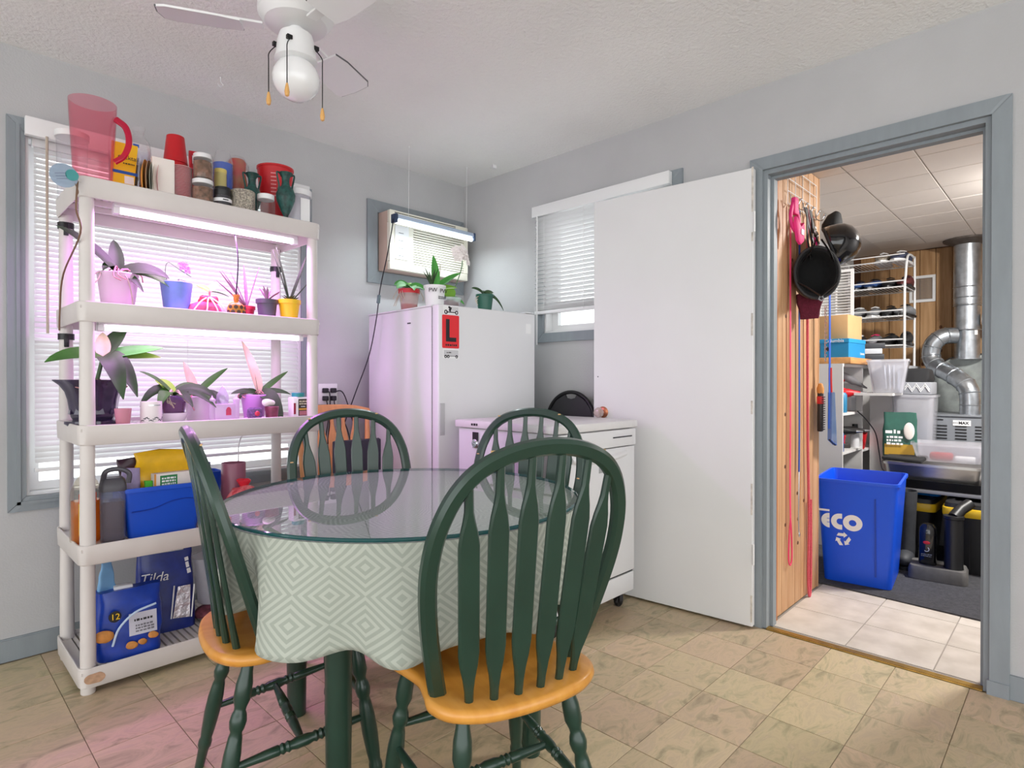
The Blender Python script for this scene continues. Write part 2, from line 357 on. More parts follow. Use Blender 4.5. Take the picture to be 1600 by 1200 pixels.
# ---- window_1 behind the shelf
w1 = struct(obj('window_1', join(*[box(*q[:2], WA + 0.001, WA + 0.128, *q[2:]) for q in ((W1[0] + 0.001, W1[0] + 0.012, W1[2] + 0.001, W1[3] - 0.001), (W1[1] - 0.012, W1[1] - 0.001, W1[2] + 0.001, W1[3] - 0.001), (W1[0] + 0.012, W1[1] - 0.012, W1[2] + 0.001, W1[2] + 0.012), (W1[0] + 0.012, W1[1] - 0.012, W1[3] - 0.012, W1[3] - 0.001))]), 'white_paint', smooth=0))
casing('c', *W1, 0.058, 0.014, onA, parent=w1)
obj('bead', join(*[box(W1[0] - 0.03, W1[0] - 0.018, WA - 0.022, WA - 0.014, W1[2] - 0.03, W1[3] + 0.03), box(W1[0] - 0.03, W1[1] + 0.03, WA - 0.022, WA - 0.014, W1[2] - 0.03, W1[2] - 0.018)]), 'trim_paint', w1)
def sash(y, x0, x1, z0, z1, parent, n='sash'):
    s = obj(n, join(box(x0, x0 + 0.035, y, y + 0.03, z0, z1), box(x1 - 0.035, x1, y, y + 0.03, z0, z1), box(x0 + 0.035, x1 - 0.035, y, y + 0.03, z0, z0 + 0.035), box(x0 + 0.035, x1 - 0.035, y, y + 0.03, z1 - 0.035, z1)), 'white_plastic', parent, smooth=0)
    obj('pane', box(x0 + 0.034, x1 - 0.034, y + 0.012, y + 0.017, z0 + 0.034, z1 - 0.034), 'pane', s, smooth=0); return s
sash(WA + 0.055, W1[0] + 0.013, W1[1] - 0.013, W1[2] + 0.013, 1.36, w1); sash(WA + 0.088, W1[0] + 0.013, W1[1] - 0.013, 1.335, W1[3] - 0.013, w1)
# blind 1: every slat its own piece
b1 = thing('window_blind', 'wide closed white mini blind behind the plastic plant shelf', 'blind', (0, 0, 0))
bx0, bx1 = 0.376, 1.512; by = WA + 0.014
obj('valance', box(bx0 - 0.028, bx1 + 0.03, WA - 0.052, WA - 0.024, 2.085, 2.158, 0.003), 'white_plastic', b1)
obj('head_rail', box(bx0, bx1 - 0.02, WA + 0.002, WA + 0.027, 2.06, 2.096), 'white_plastic', b1, smooth=0)
def slatgeo(L, w, tilt, curve=0.0022):
    r = []
    for x in (0, L):
        top = [(x, (k - 0.5) * w, curve * (1 - (2 * k - 1) ** 2)) for k in (0, 0.25, 0.5, 0.75, 1)]
        r.append(top + [(a, b, c - 0.0006) for a, b, c in reversed(top)])
    return xf(rings(r), rot=(tilt, 0, 0))
sg = slatgeo(bx1 - bx0 - 0.012, 0.025, 62); s0 = None; z = 2.05
while z > 0.765:
    if s0 is None: s0 = obj('slat', sg, 'slat', b1, loc=(bx0 + 0.006, by, z))
    else: clone(s0, b1, (bx0 + 0.006, by, z))
    z -= 0.0222
obj('bottom_rail', box(bx0 + 0.004, bx1 - 0.006, by - 0.013, by + 0.012, 0.737, 0.753, 0.003), 'white_plastic', b1)
for x in (0.47, 0.95, 1.40): obj('ladder_cord', join(tube([(x, by - 0.0145, 2.06), (x, by - 0.0145, 0.75)], 0.0009, 4), tube([(x, by + 0.0145, 2.06), (x, by + 0.0145, 0.75)], 0.0009, 4)), 'white_plastic', b1)
obj('wand', tube([(0.415, WA - 0.058, 2.09), (0.415, WA - 0.06, 1.3)], 0.005, 6), mat('wand_plastic', (190, 176, 160), 0.3), b1)

# ---- window_2 with raised blind
w2 = struct(obj('window_2', join(*[box(WB + 0.001, WB + 0.118, *q) for q in ((W2[0] + 0.001, W2[0] + 0.012, W2[2] + 0.001, W2[3] - 0.001), (W2[1] - 0.012, W2[1] - 0.001, W2[2] + 0.001, W2[3] - 0.001), (W2[0] + 0.012, W2[1] - 0.012, W2[2] + 0.001, W2[2] + 0.012), (W2[0] + 0.012, W2[1] - 0.012, W2[3] - 0.012, W2[3] - 0.001))]), 'white_paint', smooth=0))
casing('c', *W2, 0.055, 0.012, onB, parent=w2)
def sashB(x, y0, y1, z0, z1, parent):
    s = obj('sash', join(box(x, x + 0.03, y0, y0 + 0.04, z0, z1), box(x, x + 0.03, y1 - 0.04, y1, z0, z1), box(x, x + 0.03, y0 + 0.04, y1 - 0.04, z0, z0 + 0.035), box(x, x + 0.03, y0 + 0.04, y1 - 0.04, z1 - 0.035, z1)), 'white_plastic', parent, smooth=0)
    obj('pane', box(x + 0.012, x + 0.017, y0 + 0.038, y1 - 0.038, z0 + 0.034, z1 - 0.034), 'pane', s, smooth=0)
sashB(WB + 0.03, W2[0] + 0.013, 1.90, W2[2] + 0.013, W2[3] - 0.013, w2); sashB(WB + 0.062, 1.87, W2[1] - 0.013, W2[2] + 0.013, W2[3] - 0.013, w2)
b2 = thing('window_blind', 'partly raised white blind with open slats beside the white door', 'blind', (0, 0, 0))
obj('valance', box(WB - 0.05, WB - 0.016, 1.472, 2.385, 2.088, 2.152, 0.003), 'white_plastic', b2)
sg2 = xf(slatgeo(0.86, 0.028, 35), rot=(0, 0, 90)); s0 = None; z = 2.075; k = 0
while z > 1.56:
    if s0 is None: s0 = obj('slat', sg2, 'slat', b2, loc=(WB - 0.029, 1.508, z))
    else: clone(s0, b2, (WB - 0.029, 1.508, z))
    z -= 0.0245
obj('gathered_slats', join(*[box(WB - 0.043, WB - 0.016, 1.508, 2.368, 1.529 + 0.004 * q, 1.5315 + 0.004 * q) for q in range(6)]), 'slat', b2, smooth=0)
obj('bottom_rail', box(WB - 0.044, WB - 0.016, 1.508, 2.368, 1.506, 1.526, 0.003), 'white_plastic', b2)
for y in (1.65, 2.0, 2.29): obj('ladder_cord', tube([(WB - 0.0455, y, 2.085), (WB - 0.0455, y, 1.51)], 0.0012, 4), 'white_plastic', b2)
obj('wand', tube([(WB - 0.056, 2.335, 2.09), (WB - 0.058, 2.335, 1.325)], 0.004, 6), 'white_plastic', b2)

# ---- doorway: casing, jamb, stop, threshold
tr = struct(obj('trim_1', join(box(WB + 0.0005, WB + 0.119, DR[0] + 0.0005, DR[0] + 0.018, 0, DR[3] - 0.02), box(WB + 0.0005, WB + 0.119, DR[1] - 0.018, DR[1] - 0.0005, 0, DR[3] - 0.02), box(WB + 0.0005, WB + 0.119, DR[0] + 0.0005, DR[1] - 0.0005, DR[3] - 0.02, DR[3] - 0.0005)), 'trim_paint', smooth=0))
casing('c', DR[0], DR[1], 0.0, DR[3], 0.056, 0.014, onB, bottom=False, parent=tr)
obj('door_stop', join(box(WB + 0.045, WB + 0.085, DR[0] + 0.018, DR[0] + 0.03, 0, DR[3] - 0.032), box(WB + 0.045, WB + 0.085, DR[1] - 0.03, DR[1] - 0.018, 0, DR[3] - 0.032), box(WB + 0.045, WB + 0.085, DR[0] + 0.018, DR[1] - 0.018, DR[3] - 0.032, DR[3] - 0.02)), 'trim_paint', tr, smooth=0)
obj('strike_plate', box(WB + 0.015, WB + 0.04, DR[0] + 0.018, DR[0] + 0.0195, 0.92, 0.99), 'brass', tr, smooth=0)
obj('plinth_block', box(WB - 0.02, WB - 0.0005, 0.176, 0.238, 0, 0.05), 'trim_paint', tr, smooth=0)
struct(obj('trim_2', join(box(WB - 0.012, WB + 0.032, DR[0] + 0.019, DR[1] - 0.019, 0.0002, 0.004, 0.0015), box(WB - 0.004, WB + 0.024, DR[0] + 0.019, DR[1] - 0.019, 0.004, 0.0055)), 'brass', smooth=0))
# ---- the open door leaf
d1 = struct(thing('door_1', 'white flush door swung open against the window wall', 'door', (WB - 0.022, 1.052, 0.012), 94.6)); del d1['category']
obj('slab', box(0.004, 0.826, 0.0, 0.034, 0, 2.046, 0.002, 1), 'white_paint', d1, smooth=30)
for zz, hh in ((1.72, 0.33), (0.02, 0.12), (1.3, 0.1), (0.5, 0.14), (0.95, 0.06)): obj('chipped_paint', rough_up(box(0.0035, 0.012, 0.0335, 0.0345, zz, zz + hh), 0.0006, 40), 'chipped_wood', d1, smooth=0)
for zz in (0.28, 1.76):
    hg = obj('hinge', join(box(0.002, 0.03, 0.0335, 0.0352, zz, zz + 0.09), tube([(-0.001, 0.036, zz), (-0.001, 0.036, zz + 0.09)], 0.005, 8)), 'white_paint', d1)
kb = obj('door_knob', xf(lathe([(0, 0.03), (0.018, 0.03), (0.026, 0.036), (0.028, 0.046), (0.024, 0.058), (0.014, 0.064), (0, 0.066)], 10), rot=(-90, 0, 0), loc=(0.768, 0.034, 0.933)), clear('knob_glass', (244, 236, 232), 0.5, (232, 220, 214), 0.05, 1.6), d1, smooth=15)
obj('rosette', xf(lathe([(0, 0), (0.03, 0), (0.03, 0.003), (0.022, 0.007), (0.012, 0.009), (0.01, 0.03), (0, 0.03)], 20), rot=(-90, 0, 0), loc=(0.768, 0.034, 0.933)), mat('copper', (196, 128, 96), 0.3, 0.9), d1)
obj('latch_screw', ball(0.003, (0.80, 0.0345, 1.12)), 'dark_grey', d1)
obj('door_bumper', lathe([(0, -0.012), (0.008, -0.01), (0.008, 0), (0, 0)], 10, (0.80, 0.02)), 'white_plastic', d1)
tag(obj('ceiling_bracket', join(box(2.53, 2.56, 2.60, 2.604, H - .02, H - .0005), box(2.53, 2.56, 2.604, 2.625, H - .02, H - .017)), 'white_plastic', smooth=0), 'tiny white bracket on the ceiling in the room corner', 'bracket')
# small marks on walls and ceiling
hk = tag(obj('ceiling_hook', join(lathe([(0, H - 0.0005), (0.007, H - 0.002), (0.003, H - 0.006), (0.0015, H - 0.012)], 8, (.979, 2.712)), tube(cr([(.979, 2.712, H - 0.01), (.979, 2.712, H - 0.022), (.989, 2.712, H - 0.034), (.979, 2.712, H - 0.045), (.967, 2.712, H - 0.036)], 4), 0.0018, 6)), 'white_plastic'), 'small white cup hook screwed into the ceiling near the fan', 'hook')
# ------------------------------------------------------------------ green arrow-back chairs
mat('green_paint', (32, 60, 48), 0.32, var=0.12, vs=10, spec=0.5, coat=0.2)
mat('honey_wood', (222, 158, 70), 0.35, var=0.16, vs=5, col2=(206, 138, 50), stretch=(7, 1, 3), coat=0.2)
mat('bare_wood', (214, 176, 120), 0.6)
def leg_geo(top, foot, rmax=0.021, fancy=True):
    a, b = Vector(top), Vector(foot)
    if fancy: pr = [(0, .6), (.1, .72), (.16, .95), (.24, .98), (.28, .7), (.30, .66), (.32, .85), (.355, .98), (.39, .85), (.41, .66), (.44, .8), (.52, .98), (.62, 1.0), (.74, .86), (.80, .72), (.82, .86), (.85, .86), (.87, .68), (1, .58)]
    else: pr = [(0, .7), (.3, .95), (.6, .85), (1, .62)]
    return tube([a.lerp(b, t) for t, _ in pr], [rmax * s for _, s in pr], 12)
def turned(a, b, r=0.013, ringed=True):
    a, b = Vector(a), Vector(b); pr = [(0, .6), (.12, .75), (.25, .95)]
    if ringed: pr += [(.33, 1), (.34, .8), (.36, 1.1), (.38, .8), (.40, 1.1), (.42, .85), (.46, 1.1), (.54, 1.1), (.58, .85), (.60, 1.1), (.62, .8), (.64, 1.1), (.66, .8), (.67, 1)]
    pr += [(.75, .95), (.88, .75), (1, .6)]
    return tube([a.lerp(b, t) for t, _ in pr], [r * s for _, s in pr], 10)
def seat_outline(k=5):
    half = [(0, .205), (.10, .203), (.175, .198), (.212, .175), (.212, .12), (.196, .05), (.186, -.01), (.196, -.07), (.206, -.12), (.185, -.175), (.13, -.212), (.065, -.227), (0, -.231)]
    full = half + [(-x, y) for x, y in half[-2:0:-1]]
    P = [Vector((x, y, 0)) for x, y in full]; out = []; n = len(P)
    for i in range(n):
        a, b, c, d = P[i - 1], P[i], P[(i + 1) % n], P[(i + 2) % n]
        for j in range(k):
            t = j / k; out.append(0.5 * ((2 * b) + (c - a) * t + (2 * a - 5 * b + 4 * c - d) * t * t + (3 * b - a - 3 * c + d) * t ** 3))
    return out
def spindle_geo(a, b, wmax=0.047):
    a, b = Vector(a), Vector(b); pr = [(0, .017, .017), (.07, .019, .017), (.13, .027, .014), (.19, .040, .012), (.25, 1, .011), (.5, 1, .011), (.74, 1, .011), (.80, .038, .012), (.85, .026, .014), (.89, .019, .016), (1, .017, .015)]
    P = [a.lerp(b, t) for t, _, _ in pr]; secs = [chsec((wmax if w == 1 else w), d, 0.3) for _, w, d in pr]
    t = (b - a).normalized(); nv = Vector((0, 1, 0)); nv = (nv - t * nv.dot(t)).normalized()
    return sweep(P, secs, nv)
def make_chair(label, loc, rot):
    t = thing('dining_chair', label, 'chair', loc, rot, 'green arrow-back chairs around the glass table')
    O = seat_outline(); lv = [(.88, -.036, 0), (.985, -.026, 0), (1, -.016, 0), (.99, -.005, 0), (.955, 0, 0), (.75, -.003, 1), (.5, -.009, 1), (.2, -.011, 1)]
    obj('seat', rings([[(p.x * s, p.y * s, .452 + z) for p in O] for s, z, _ in lv]), 'honey_wood', t, smooth=50)
    rec = lambda z: -.10 - .30 * (z - .45)
    L = [(.172, .435), (.192, .51), (.214, .60), (.229, .69), (.232, .76), (.222, .83), (.194, .895), (.148, .941), (.08, .968), (0, .977)]
    pth = [(-x, rec(z), z) for x, z in L] + [(x, rec(z), z) for x, z in L[-2::-1]]
    bow = obj('bow', sweep(cr(pth, 4), chsec(.036, .027, .28), (0, 1, .30)), 'green_paint', t)
    for x, z, s in ((-.228, .72, 1), (.155, .952, 1), (-.12, .965, 1), (.232, .79, 1)):
        obj('paint_chip', rough_up(cbox(x * 1.0, rec(z) + .0105, z + .004, .012, .006, .005, .001, 1), .002, 60, x * 9), 'bare_wood', bow)
    for bx, tx, tz in ((-.132, -.172, .913), (-.082, -.108, .948), (-.028, -.037, .965), (.028, .037, .965), (.082, .108, .948), (.132, .172, .913)):
        by_ = -.10 - .085 * math.sqrt(max(0, 1 - (bx / .185) ** 2)); obj('spindle', spindle_geo((bx, by_, .440), (tx, rec(tz), tz - .004)), 'green_paint', t)
    tops = {(-1, 1): (-.15, .125), (1, 1): (.15, .125), (-1, -1): (-.13, -.13), (1, -1): (.13, -.13)}; feet = {(-1, 1): (-.195, .185), (1, 1): (.195, .185), (-1, -1): (-.185, -.215), (1, -1): (.185, -.215)}
    P = {}
    for k in tops:
        a = (*tops[k], .43); b = (*feet[k], 0.0); obj('leg', leg_geo(a, b), 'green_paint', t); P[k] = lambda q, a=Vector(a), b=Vector(b): a.lerp(b, q)
    for s in (-1, 1): obj('stretcher', turned(P[(s, 1)](.52), P[(s, -1)](.60)), 'green_paint', t)
    m1 = (P[(-1, 1)](.52) + P[(-1, -1)](.60)) / 2; m2 = (P[(1, 1)](.52) + P[(1, -1)](.60)) / 2
    obj('stretcher', turned(m1, m2), 'green_paint', t); obj('stretcher', turned(P[(-1, 1)](.40), P[(1, 1)](.40)), 'green_paint', t)
    return t
TC = (1.11, 1.53)
c1 = make_chair('green arrow-back chair nearest the camera with its wooden seat facing away', (.981, 1.026, 0), -15)
for lb, lc, rt in (('green arrow-back chair seen edge-on beside the white shelf unit', (.762, 1.592, 0), -103), ('green arrow-back chair across the glass table beside the tall freezer', (1.222, 1.936, 0), 166), ('green arrow-back chair in front of the portable dishwasher', (1.618, 1.588, 0), 108)):
    clone(c1, None, lc, rt, lb)

# ------------------------------------------------------------------ round table, cloth, glass
tb = thing('dining_table', 'round dining table with green legs hidden under a patterned cloth', 'table', (*TC, 0))
obj('table_top', lathe([(0, .715), (.525, .715), (.532, .72), (.532, .738), (.526, .742), (0, .742)], 48), 'honey_wood', tb)
obj('apron', join(lathe([(.40, .64), (.42, .64), (.42, .714), (.40, .714), (.40, .64)], 40)), 'green_paint', tb)
for k in (209, 299, 38, 119):
    a = R(k); obj('leg', lathe([(0, 0), (.029, 0), (.03, .01), (.033, .3), (.033, .714), (0, .714)], 20, (.40 * math.cos(a), .40 * math.sin(a))), 'green_paint', tb)
# cloth: flat top, rolled edge, hanging folds
def cloth_geo():
    n, V, UV = 220, [], []
    rows = [('t', .02), ('t', .2), ('t', .4), ('t', .515), ('t', .535)] + [('s', k / 16) for k in range(0, 17)]
    for kind, q in rows:
        for i in range(n):
            a = 2 * PI * i / n
            if kind == 't': r, z = q, .7445; d = q
            else:
                fo = math.sin(11 * a + .6) + .55 * math.sin(7 * a + 2.1) + .35 * math.sin(19 * a + .3); e = q ** 1.25
                r = .541 + .004 * math.sin(min(1, q * 6) * PI / 2) + e * (.024 + .026 * fo)
                for c0, dp, wd in ((189.5, .075, 7), (168, .055, 20), (150, .05, 9), (100, .11, 12), (76, .12, 24), (52, .11, 12), (352, .06, 30)):
                    dg = (math.degrees(a) - c0 + 180) % 360 - 180; r -= e * dp * math.exp(-(dg / wd) ** 2)
                drop = .238 + .016 * math.sin(5 * a + 1.0) + .010 * fo; z = .7445 - (.006 if q > 0 else 0) - q * drop; d = .54 + q * drop
            V.append((r * math.cos(a), r * math.sin(a), z)); UV.append((a * .54, d))
    F = []
    m = len(rows)
    for k in range(m - 1):
        for i in range(n):
            j = (i + 1) % n; F.append([k * n + i, k * n + j, (k + 1) * n + j, (k + 1) * n + i])
    F.append(list(range(n)))
    return V, F, UV
def cloth_mat():
    m = bpy.data.materials.new('lattice_cloth'); m.use_nodes = True; nt = m.node_tree; N = nt.nodes; L = nt.links; b = N['Principled BSDF']; b.inputs['Roughness'].default_value = .8
    uv = N.new('ShaderNodeUVMap'); uv.uv_map = 'UVMap'; mp = N.new('ShaderNodeMapping'); mp.inputs['Rotation'].default_value = (0, 0, R(45)); s = 1 / .092; mp.inputs['Scale'].default_value = (s * .8, s, 1); L.new(uv.outputs[0], mp.inputs[0])
    sp = N.new('ShaderNodeSeparateXYZ'); L.new(mp.outputs[0], sp.inputs[0])
    def op(o, a, b_=None):
        q = N.new('ShaderNodeMath'); q.operation = o
        for i, v in enumerate((a, b_)):
            if v is None: continue
            if isinstance(v, (int, float)): q.inputs[i].default_value = v
            else: L.new(v, q.inputs[i])
        return q.outputs[0]
    ax = op('ABSOLUTE', op('SUBTRACT', op('FRACT', sp.outputs[0]), .5)); ay = op('ABSOLUTE', op('SUBTRACT', op('FRACT', sp.outputs[1]), .5))
    dm = op('MAXIMUM', ax, ay); par = op('MODULO', op('ADD', op('FLOOR', sp.outputs[0]), op('FLOOR', sp.outputs[1])), 2.0)
    key = op('FRACT', op('ADD', op('MULTIPLY', dm, 7.0), op('MULTIPLY', op('ABSOLUTE', par), .5))); st = op('GREATER_THAN', key, .52)
    mx = N.new('ShaderNodeMix'); mx.data_type = 'RGBA'; L.new(st, mx.inputs[0]); mx.inputs[6].default_value = (*srgb((170, 177, 165)), 1); mx.inputs[7].default_value = (*srgb((192, 198, 186)), 1)
    L.new(mx.outputs[2], b.inputs['Base Color']); MT['lattice_cloth'] = m
    tl = N.new('ShaderNodeBsdfTranslucent'); L.new(mx.outputs[2], tl.inputs[0]); ms = N.new('ShaderNodeMixShader'); ms.inputs[0].default_value = .15; L.new(b.outputs[0], ms.inputs[1]); L.new(tl.outputs[0], ms.inputs[2]); L.new(ms.outputs[0], N['Material Output'].inputs[0])
cloth_mat(); V, F, UV = cloth_geo()
cl = obj('tablecloth', (V, F), 'lattice_cloth', smooth=70, loc=(*TC, 0)); ul = cl.data.uv_layers.new(name='UVMap')
for p in cl.data.polygons:
    for li in p.loop_indices: ul.data[li].uv = UV[cl.data.loops[li].vertex_index]
for p in cl.data.polygons:          # close the seam where the angle wraps
    us = [ul.data[li].uv[0] for li in p.loop_indices]
    if len(us) == 4 and max(us) - min(us) > 1:
        for li in p.loop_indices:
            if ul.data[li].uv[0] < 1: ul.data[li].uv[0] += 2 * PI * .54
sol = cl.modifiers.new('thickness', 'SOLIDIFY'); sol.thickness = .0012; sol.offset = -1
tag(cl, 'pale sage tablecloth with a lattice pattern hanging under the glass', 'tablecloth')
clear('table_glass', (246, 251, 249), 0, None, 0.0, 1.9)
clear('glass_edge', (90, 150, 150), .45, (70, 140, 140), .05)
gt = thing('glass_table_top', 'round clear glass top lying on the patterned tablecloth', 'glass top', (*TC, .7455))
obj('glass_disc', lathe([(0, 0), (.534, 0), (.534, .010), (0, .010)], 96), 'table_glass', gt, smooth=30)
obj('polished_edge', lathe([(.5342, .0), (.5375, .0015), (.539, .005), (.5375, .0085), (.5342, .010), (.5342, 0)], 96), 'glass_edge', gt, label='blue-green polished edge of the glass')

# ------------------------------------------------------------------ white plastic shelf unit
LIPS = (1.826, 1.389, .953, .53, .097)
X0, X1, Y0, Y1 = .430, 1.345, 2.505, 2.945
su = thing('shelf_unit', 'white plastic five-tier shelf unit full of plants and jars', 'shelf unit', (0, 0, 0))
def tier(zt):
    cxm, cym = (X0 + X1) / 2, (Y0 + Y1) / 2; w, d = X1 - X0, Y1 - Y0; q = lambda ww, dd, r, z: [(x, y, z) for x, y in rrect(ww, dd, r, 5, (cxm, cym))]
    body = rings([q(w - .012, d - .012, .03, zt - .072), q(w - .004, d - .004, .032, zt - .068), q(w, d, .034, zt - .02), q(w, d, .034, zt - .002), q(w - .006, d - .006, .031, zt), q(w - .014, d - .014, .028, zt - .001), q(w - .016, d - .016, .027, zt - .014), q(w - .018, d - .018, .026, zt - .07), q(w - .012, d - .012, .03, zt - .072)], False, False)
    s = obj('shelf', body, 'shelf_plastic', su, smooth=45)
    bars = []
    nb = 34
    for i in range(nb):
        x = X0 + .05 + (w - .1) * i / (nb - 1); bars.append(box(x - .0085, x + .0085, Y0 + .007, Y1 - .007, zt - .024, zt - .014))
    obj('slatted_deck', join(*bars, *[box(X0 + .008, X1 - .008, y - .006, y + .006, zt - .045, zt - .024) for y in (Y0 + .11, Y0 + .22, Y0 + .33)], box(X0 + .008, X0 + .045, Y0 + .007, Y1 - .007, zt - .024, zt - .014), box(X1 - .045, X1 - .008, Y0 + .007, Y1 - .007, zt - .024, zt - .014)), 'shelf_plastic', s, smooth=0)
    return s
for z in LIPS: tier(z)
for px_ in (X0 + .032, X1 - .032):
    for py_ in (Y0 + .032, Y1 - .032):
        for k in range(4): obj('post', lathe([(0, LIPS[k + 1] - .03), (.0235, LIPS[k + 1] - .03), (.0245, LIPS[k + 1] + .02), (.0225, LIPS[k] - .06), (0, LIPS[k] - .06)], 18, (px_, py_)), 'shelf_plastic', su)
        obj('foot', lathe([(0, 0), (.021, 0), (.023, .004), (.0235, .03), (0, .03)], 18, (px_, py_)), 'shelf_plastic', su)
obj('stain', rough_up(xf(prism(rrect(.06, .034, .016), 0, .0006), (X0 + .045, Y0 - .0008, .06), (90, 0, 0)), .004, 40, 3), mat('rust_stain', (196, 158, 128), .7, var=.2, vs=60), su)
# grow lights
GL = mat('grow_tube', (255, 226, 252), .4, emit=2.2)
for x0, x1, z, lb, pw in ((.57, 1.235, 1.738, 'bright pinkish grow light bar under the top shelf tier', 3.6), (.52, 1.26, 1.302, 'bright pinkish grow light bar under the second shelf tier', 1.2)):
    y = 2.575
    t = thing('grow_light', lb, 'grow light', (0, 0, z))
    obj('housing', box(x0 - .02, x1 + .02, y - .017, y + .017, .012, .030, .003), 'white_plastic', t); obj('tube', tube([(x0, y, 0), (x1, y, 0)], .0095, 12), GL, t)
    for e0, e1 in ((x0 - .022, x0 - .0005), (x1 + .0005, x1 + .022)): obj('end_cap', box(e0, e1, y - .016, y + .016, -.012, .012, .003), 'white_plastic', t)
    a = area('grow_light_lamp', (.5 * (x0 + x1), y, z - .014), (0, 0, 0), x1 - x0, .016, pw, (.86, .32, 1.0)); a.parent = None
tag(obj('light_cord', tube(cr([(.99, 2.60, 1.765), (.992, 2.56, 1.62), (.985, 2.57, 1.45), (.985, 2.60, 1.385)], 5), .0028, 6), 'black_cord'), 'thin black cord hanging down through the second shelf tier', 'cord')
for nm, x, y, z, lb in (('cable_strap', X1 - .032, Y1 - .032, 1.655, 'black strap round the right rear shelf post'), ('cable_strap', X0 + .032, Y1 - .032, 1.712, 'black strap round the left rear post under the top tier'), ('cable_strap', X0 + .032, Y1 - .032, 1.272, 'black strap round the left rear post under the second tier')):
    tag(obj(nm, join(lathe([(.0252, z), (.0275, z), (.0275, z + .024), (.0252, z + .024), (.0252, z)], 18, (x, y)), box(x - .012, x + .004, y - .036, y - .0265, z - .03, z + .02, .002)), 'black_plastic'), lb, 'strap')
tag(obj('brown_cable', tube(cr([(.43, 2.50, 1.80), (.424, 2.49, 1.70), (.436, 2.492, 1.62), (.42, 2.70, 1.5), (.425, 2.80, 1.38), (.42, 2.78, 1.30)], 6), .0032, 6), mat('brown_cord', (120, 92, 70), .5)), 'brown cord looping down the left end of the shelf unit', 'cord')

# ------------------------------------------------------------------ upright freezer
fz = thing('upright_freezer', 'tall white upright freezer in the room corner', 'freezer', (1.838, 2.279, 0), -3)
wf, df = .675, .68
mat('appliance_white', (226, 226, 228), .32, var=.015, vs=2)
obj('body', box(.004, wf - .004, .062, df, .03, 1.482, .006), 'appliance_white', fz)
obj('top_panel', box(0.0, wf, .058, df + .002, 1.482, 1.49, .003), 'appliance_white', fz)
obj('gasket', box(.01, wf - .01, .05, .0615, .075, 1.476), 'dark_grey', fz, smooth=0)
fd = obj('door', box(0, wf, -.004, .05, .07, 1.488, .008, 3), 'appliance_white', fz)
obj('handle_recess', join(box(.008, .038, -.0075, -.0035, .84, 1.0, .0015), box(.012, .02, -.0085, -.007, .85, .99)), mat('handle_grey', (196, 196, 198), .4), fd)
obj('hinge_cover', box(wf - .07, wf - .005, .0, .07, 1.4905, 1.496, .002), 'appliance_white', fz)
for q in ((.05, .11), (wf - .05, .11), (.05, df - .06), (wf - .05, df - .06)): obj('foot', lathe([(0, 0), (.02, 0), (.02, .008), (.012, .01), (.012, .03), (0, .03)], 12, q), 'black_plastic', fz)
obj('badge', box(-.0006, .0038, .245, .272, 1.408, 1.414), 'dark_grey', fz, smooth=0)
obj('energy_sticker', box(wf - .075, wf - .035, -.0046, -.0041, 1.375, 1.43), 'print_white', fz, smooth=0)
def on_freezer(name, label, cat, u, z): 
    t = thing(name, label, cat, (1.838 + math.cos(R(-3)) * u - math.sin(R(3)) * .0045 * 0, 2.279 + math.sin(R(-3)) * u - .0045, z), -3); return t
mg = on_freezer('learner_magnet', 'red square magnet with a black letter L on the freezer door', 'magnet', .075, 1.355)
obj('sheet', prism(rrect(.105, .165, .006), 0, .0012), mat('magnet_red', (226, 36, 44), .45), mg, rot=(90, 0, 0), loc=(0, 0, 0))
obj('letter', join(box(-.030, -.008, -.0020, -.0013, -.050, .062), box(-.008, .034, -.0020, -.0013, -.050, -.029)), 'ink', mg, smooth=0)
small_print(.07, .016, 1, 'ink', mg, (.003, -.0013, -.066), (0, 0, 0), 3)
for nm, lb, z, k in (('vehicle_magnet', 'small magnet with a motorcycle drawing above the red L sign', 1.462, 0), ('vehicle_magnet', 'small magnet with a van drawing below the red L sign', 1.245, 1)):
    t = on_freezer(nm, lb, 'magnet', .077, z); obj('sheet', prism(rrect(.10, .05 if k else .042, .006), 0, .0012), 'print_white', t, rot=(90, 0, 0))
    ringg = lambda x, z_, r: xf(lathe([(r * .5, 0), (r, 0), (r, .0008), (r * .5, .0008), (r * .5, 0)], 14), (x, -.0013, z_), (90, 0, 0))
    if k == 0:
        obj('drawing', join(ringg(-.032, -.010, .011), ringg(.034, -.010, .010), box(-.03, .03, -.002, -.0013, -.012, -.007), xf(box(-.014, .0, -.002, -.0013, -.008, .014), rot=(0, 20, 0)), xf(ball(.006, s=(1, .12, 1)), (-.012, -.0016, .014))), 'ink', t, smooth=0)
        obj('cargo', box(.004, .046, -.002, -.0013, -.004, .018), mat('pale_print', (206, 206, 208), .5), t, smooth=0)
    else:
        obj('drawing', join(ringg(-.034, -.014, .008), ringg(-.018, -.014, .008), ringg(.034, -.014, .008), box(-.044, .044, -.002, -.0013, -.0125, -.010)), 'ink', t, smooth=0)
        obj('van_body', box(-.045, .046, -.002, -.0013, -.009, .018), mat('pale_print', (206, 206, 208), .5), t, smooth=0); small_print(.03, .008, 1, 'ink', t, (-.014, -.0021, .006), (0, 0, 0), 4)

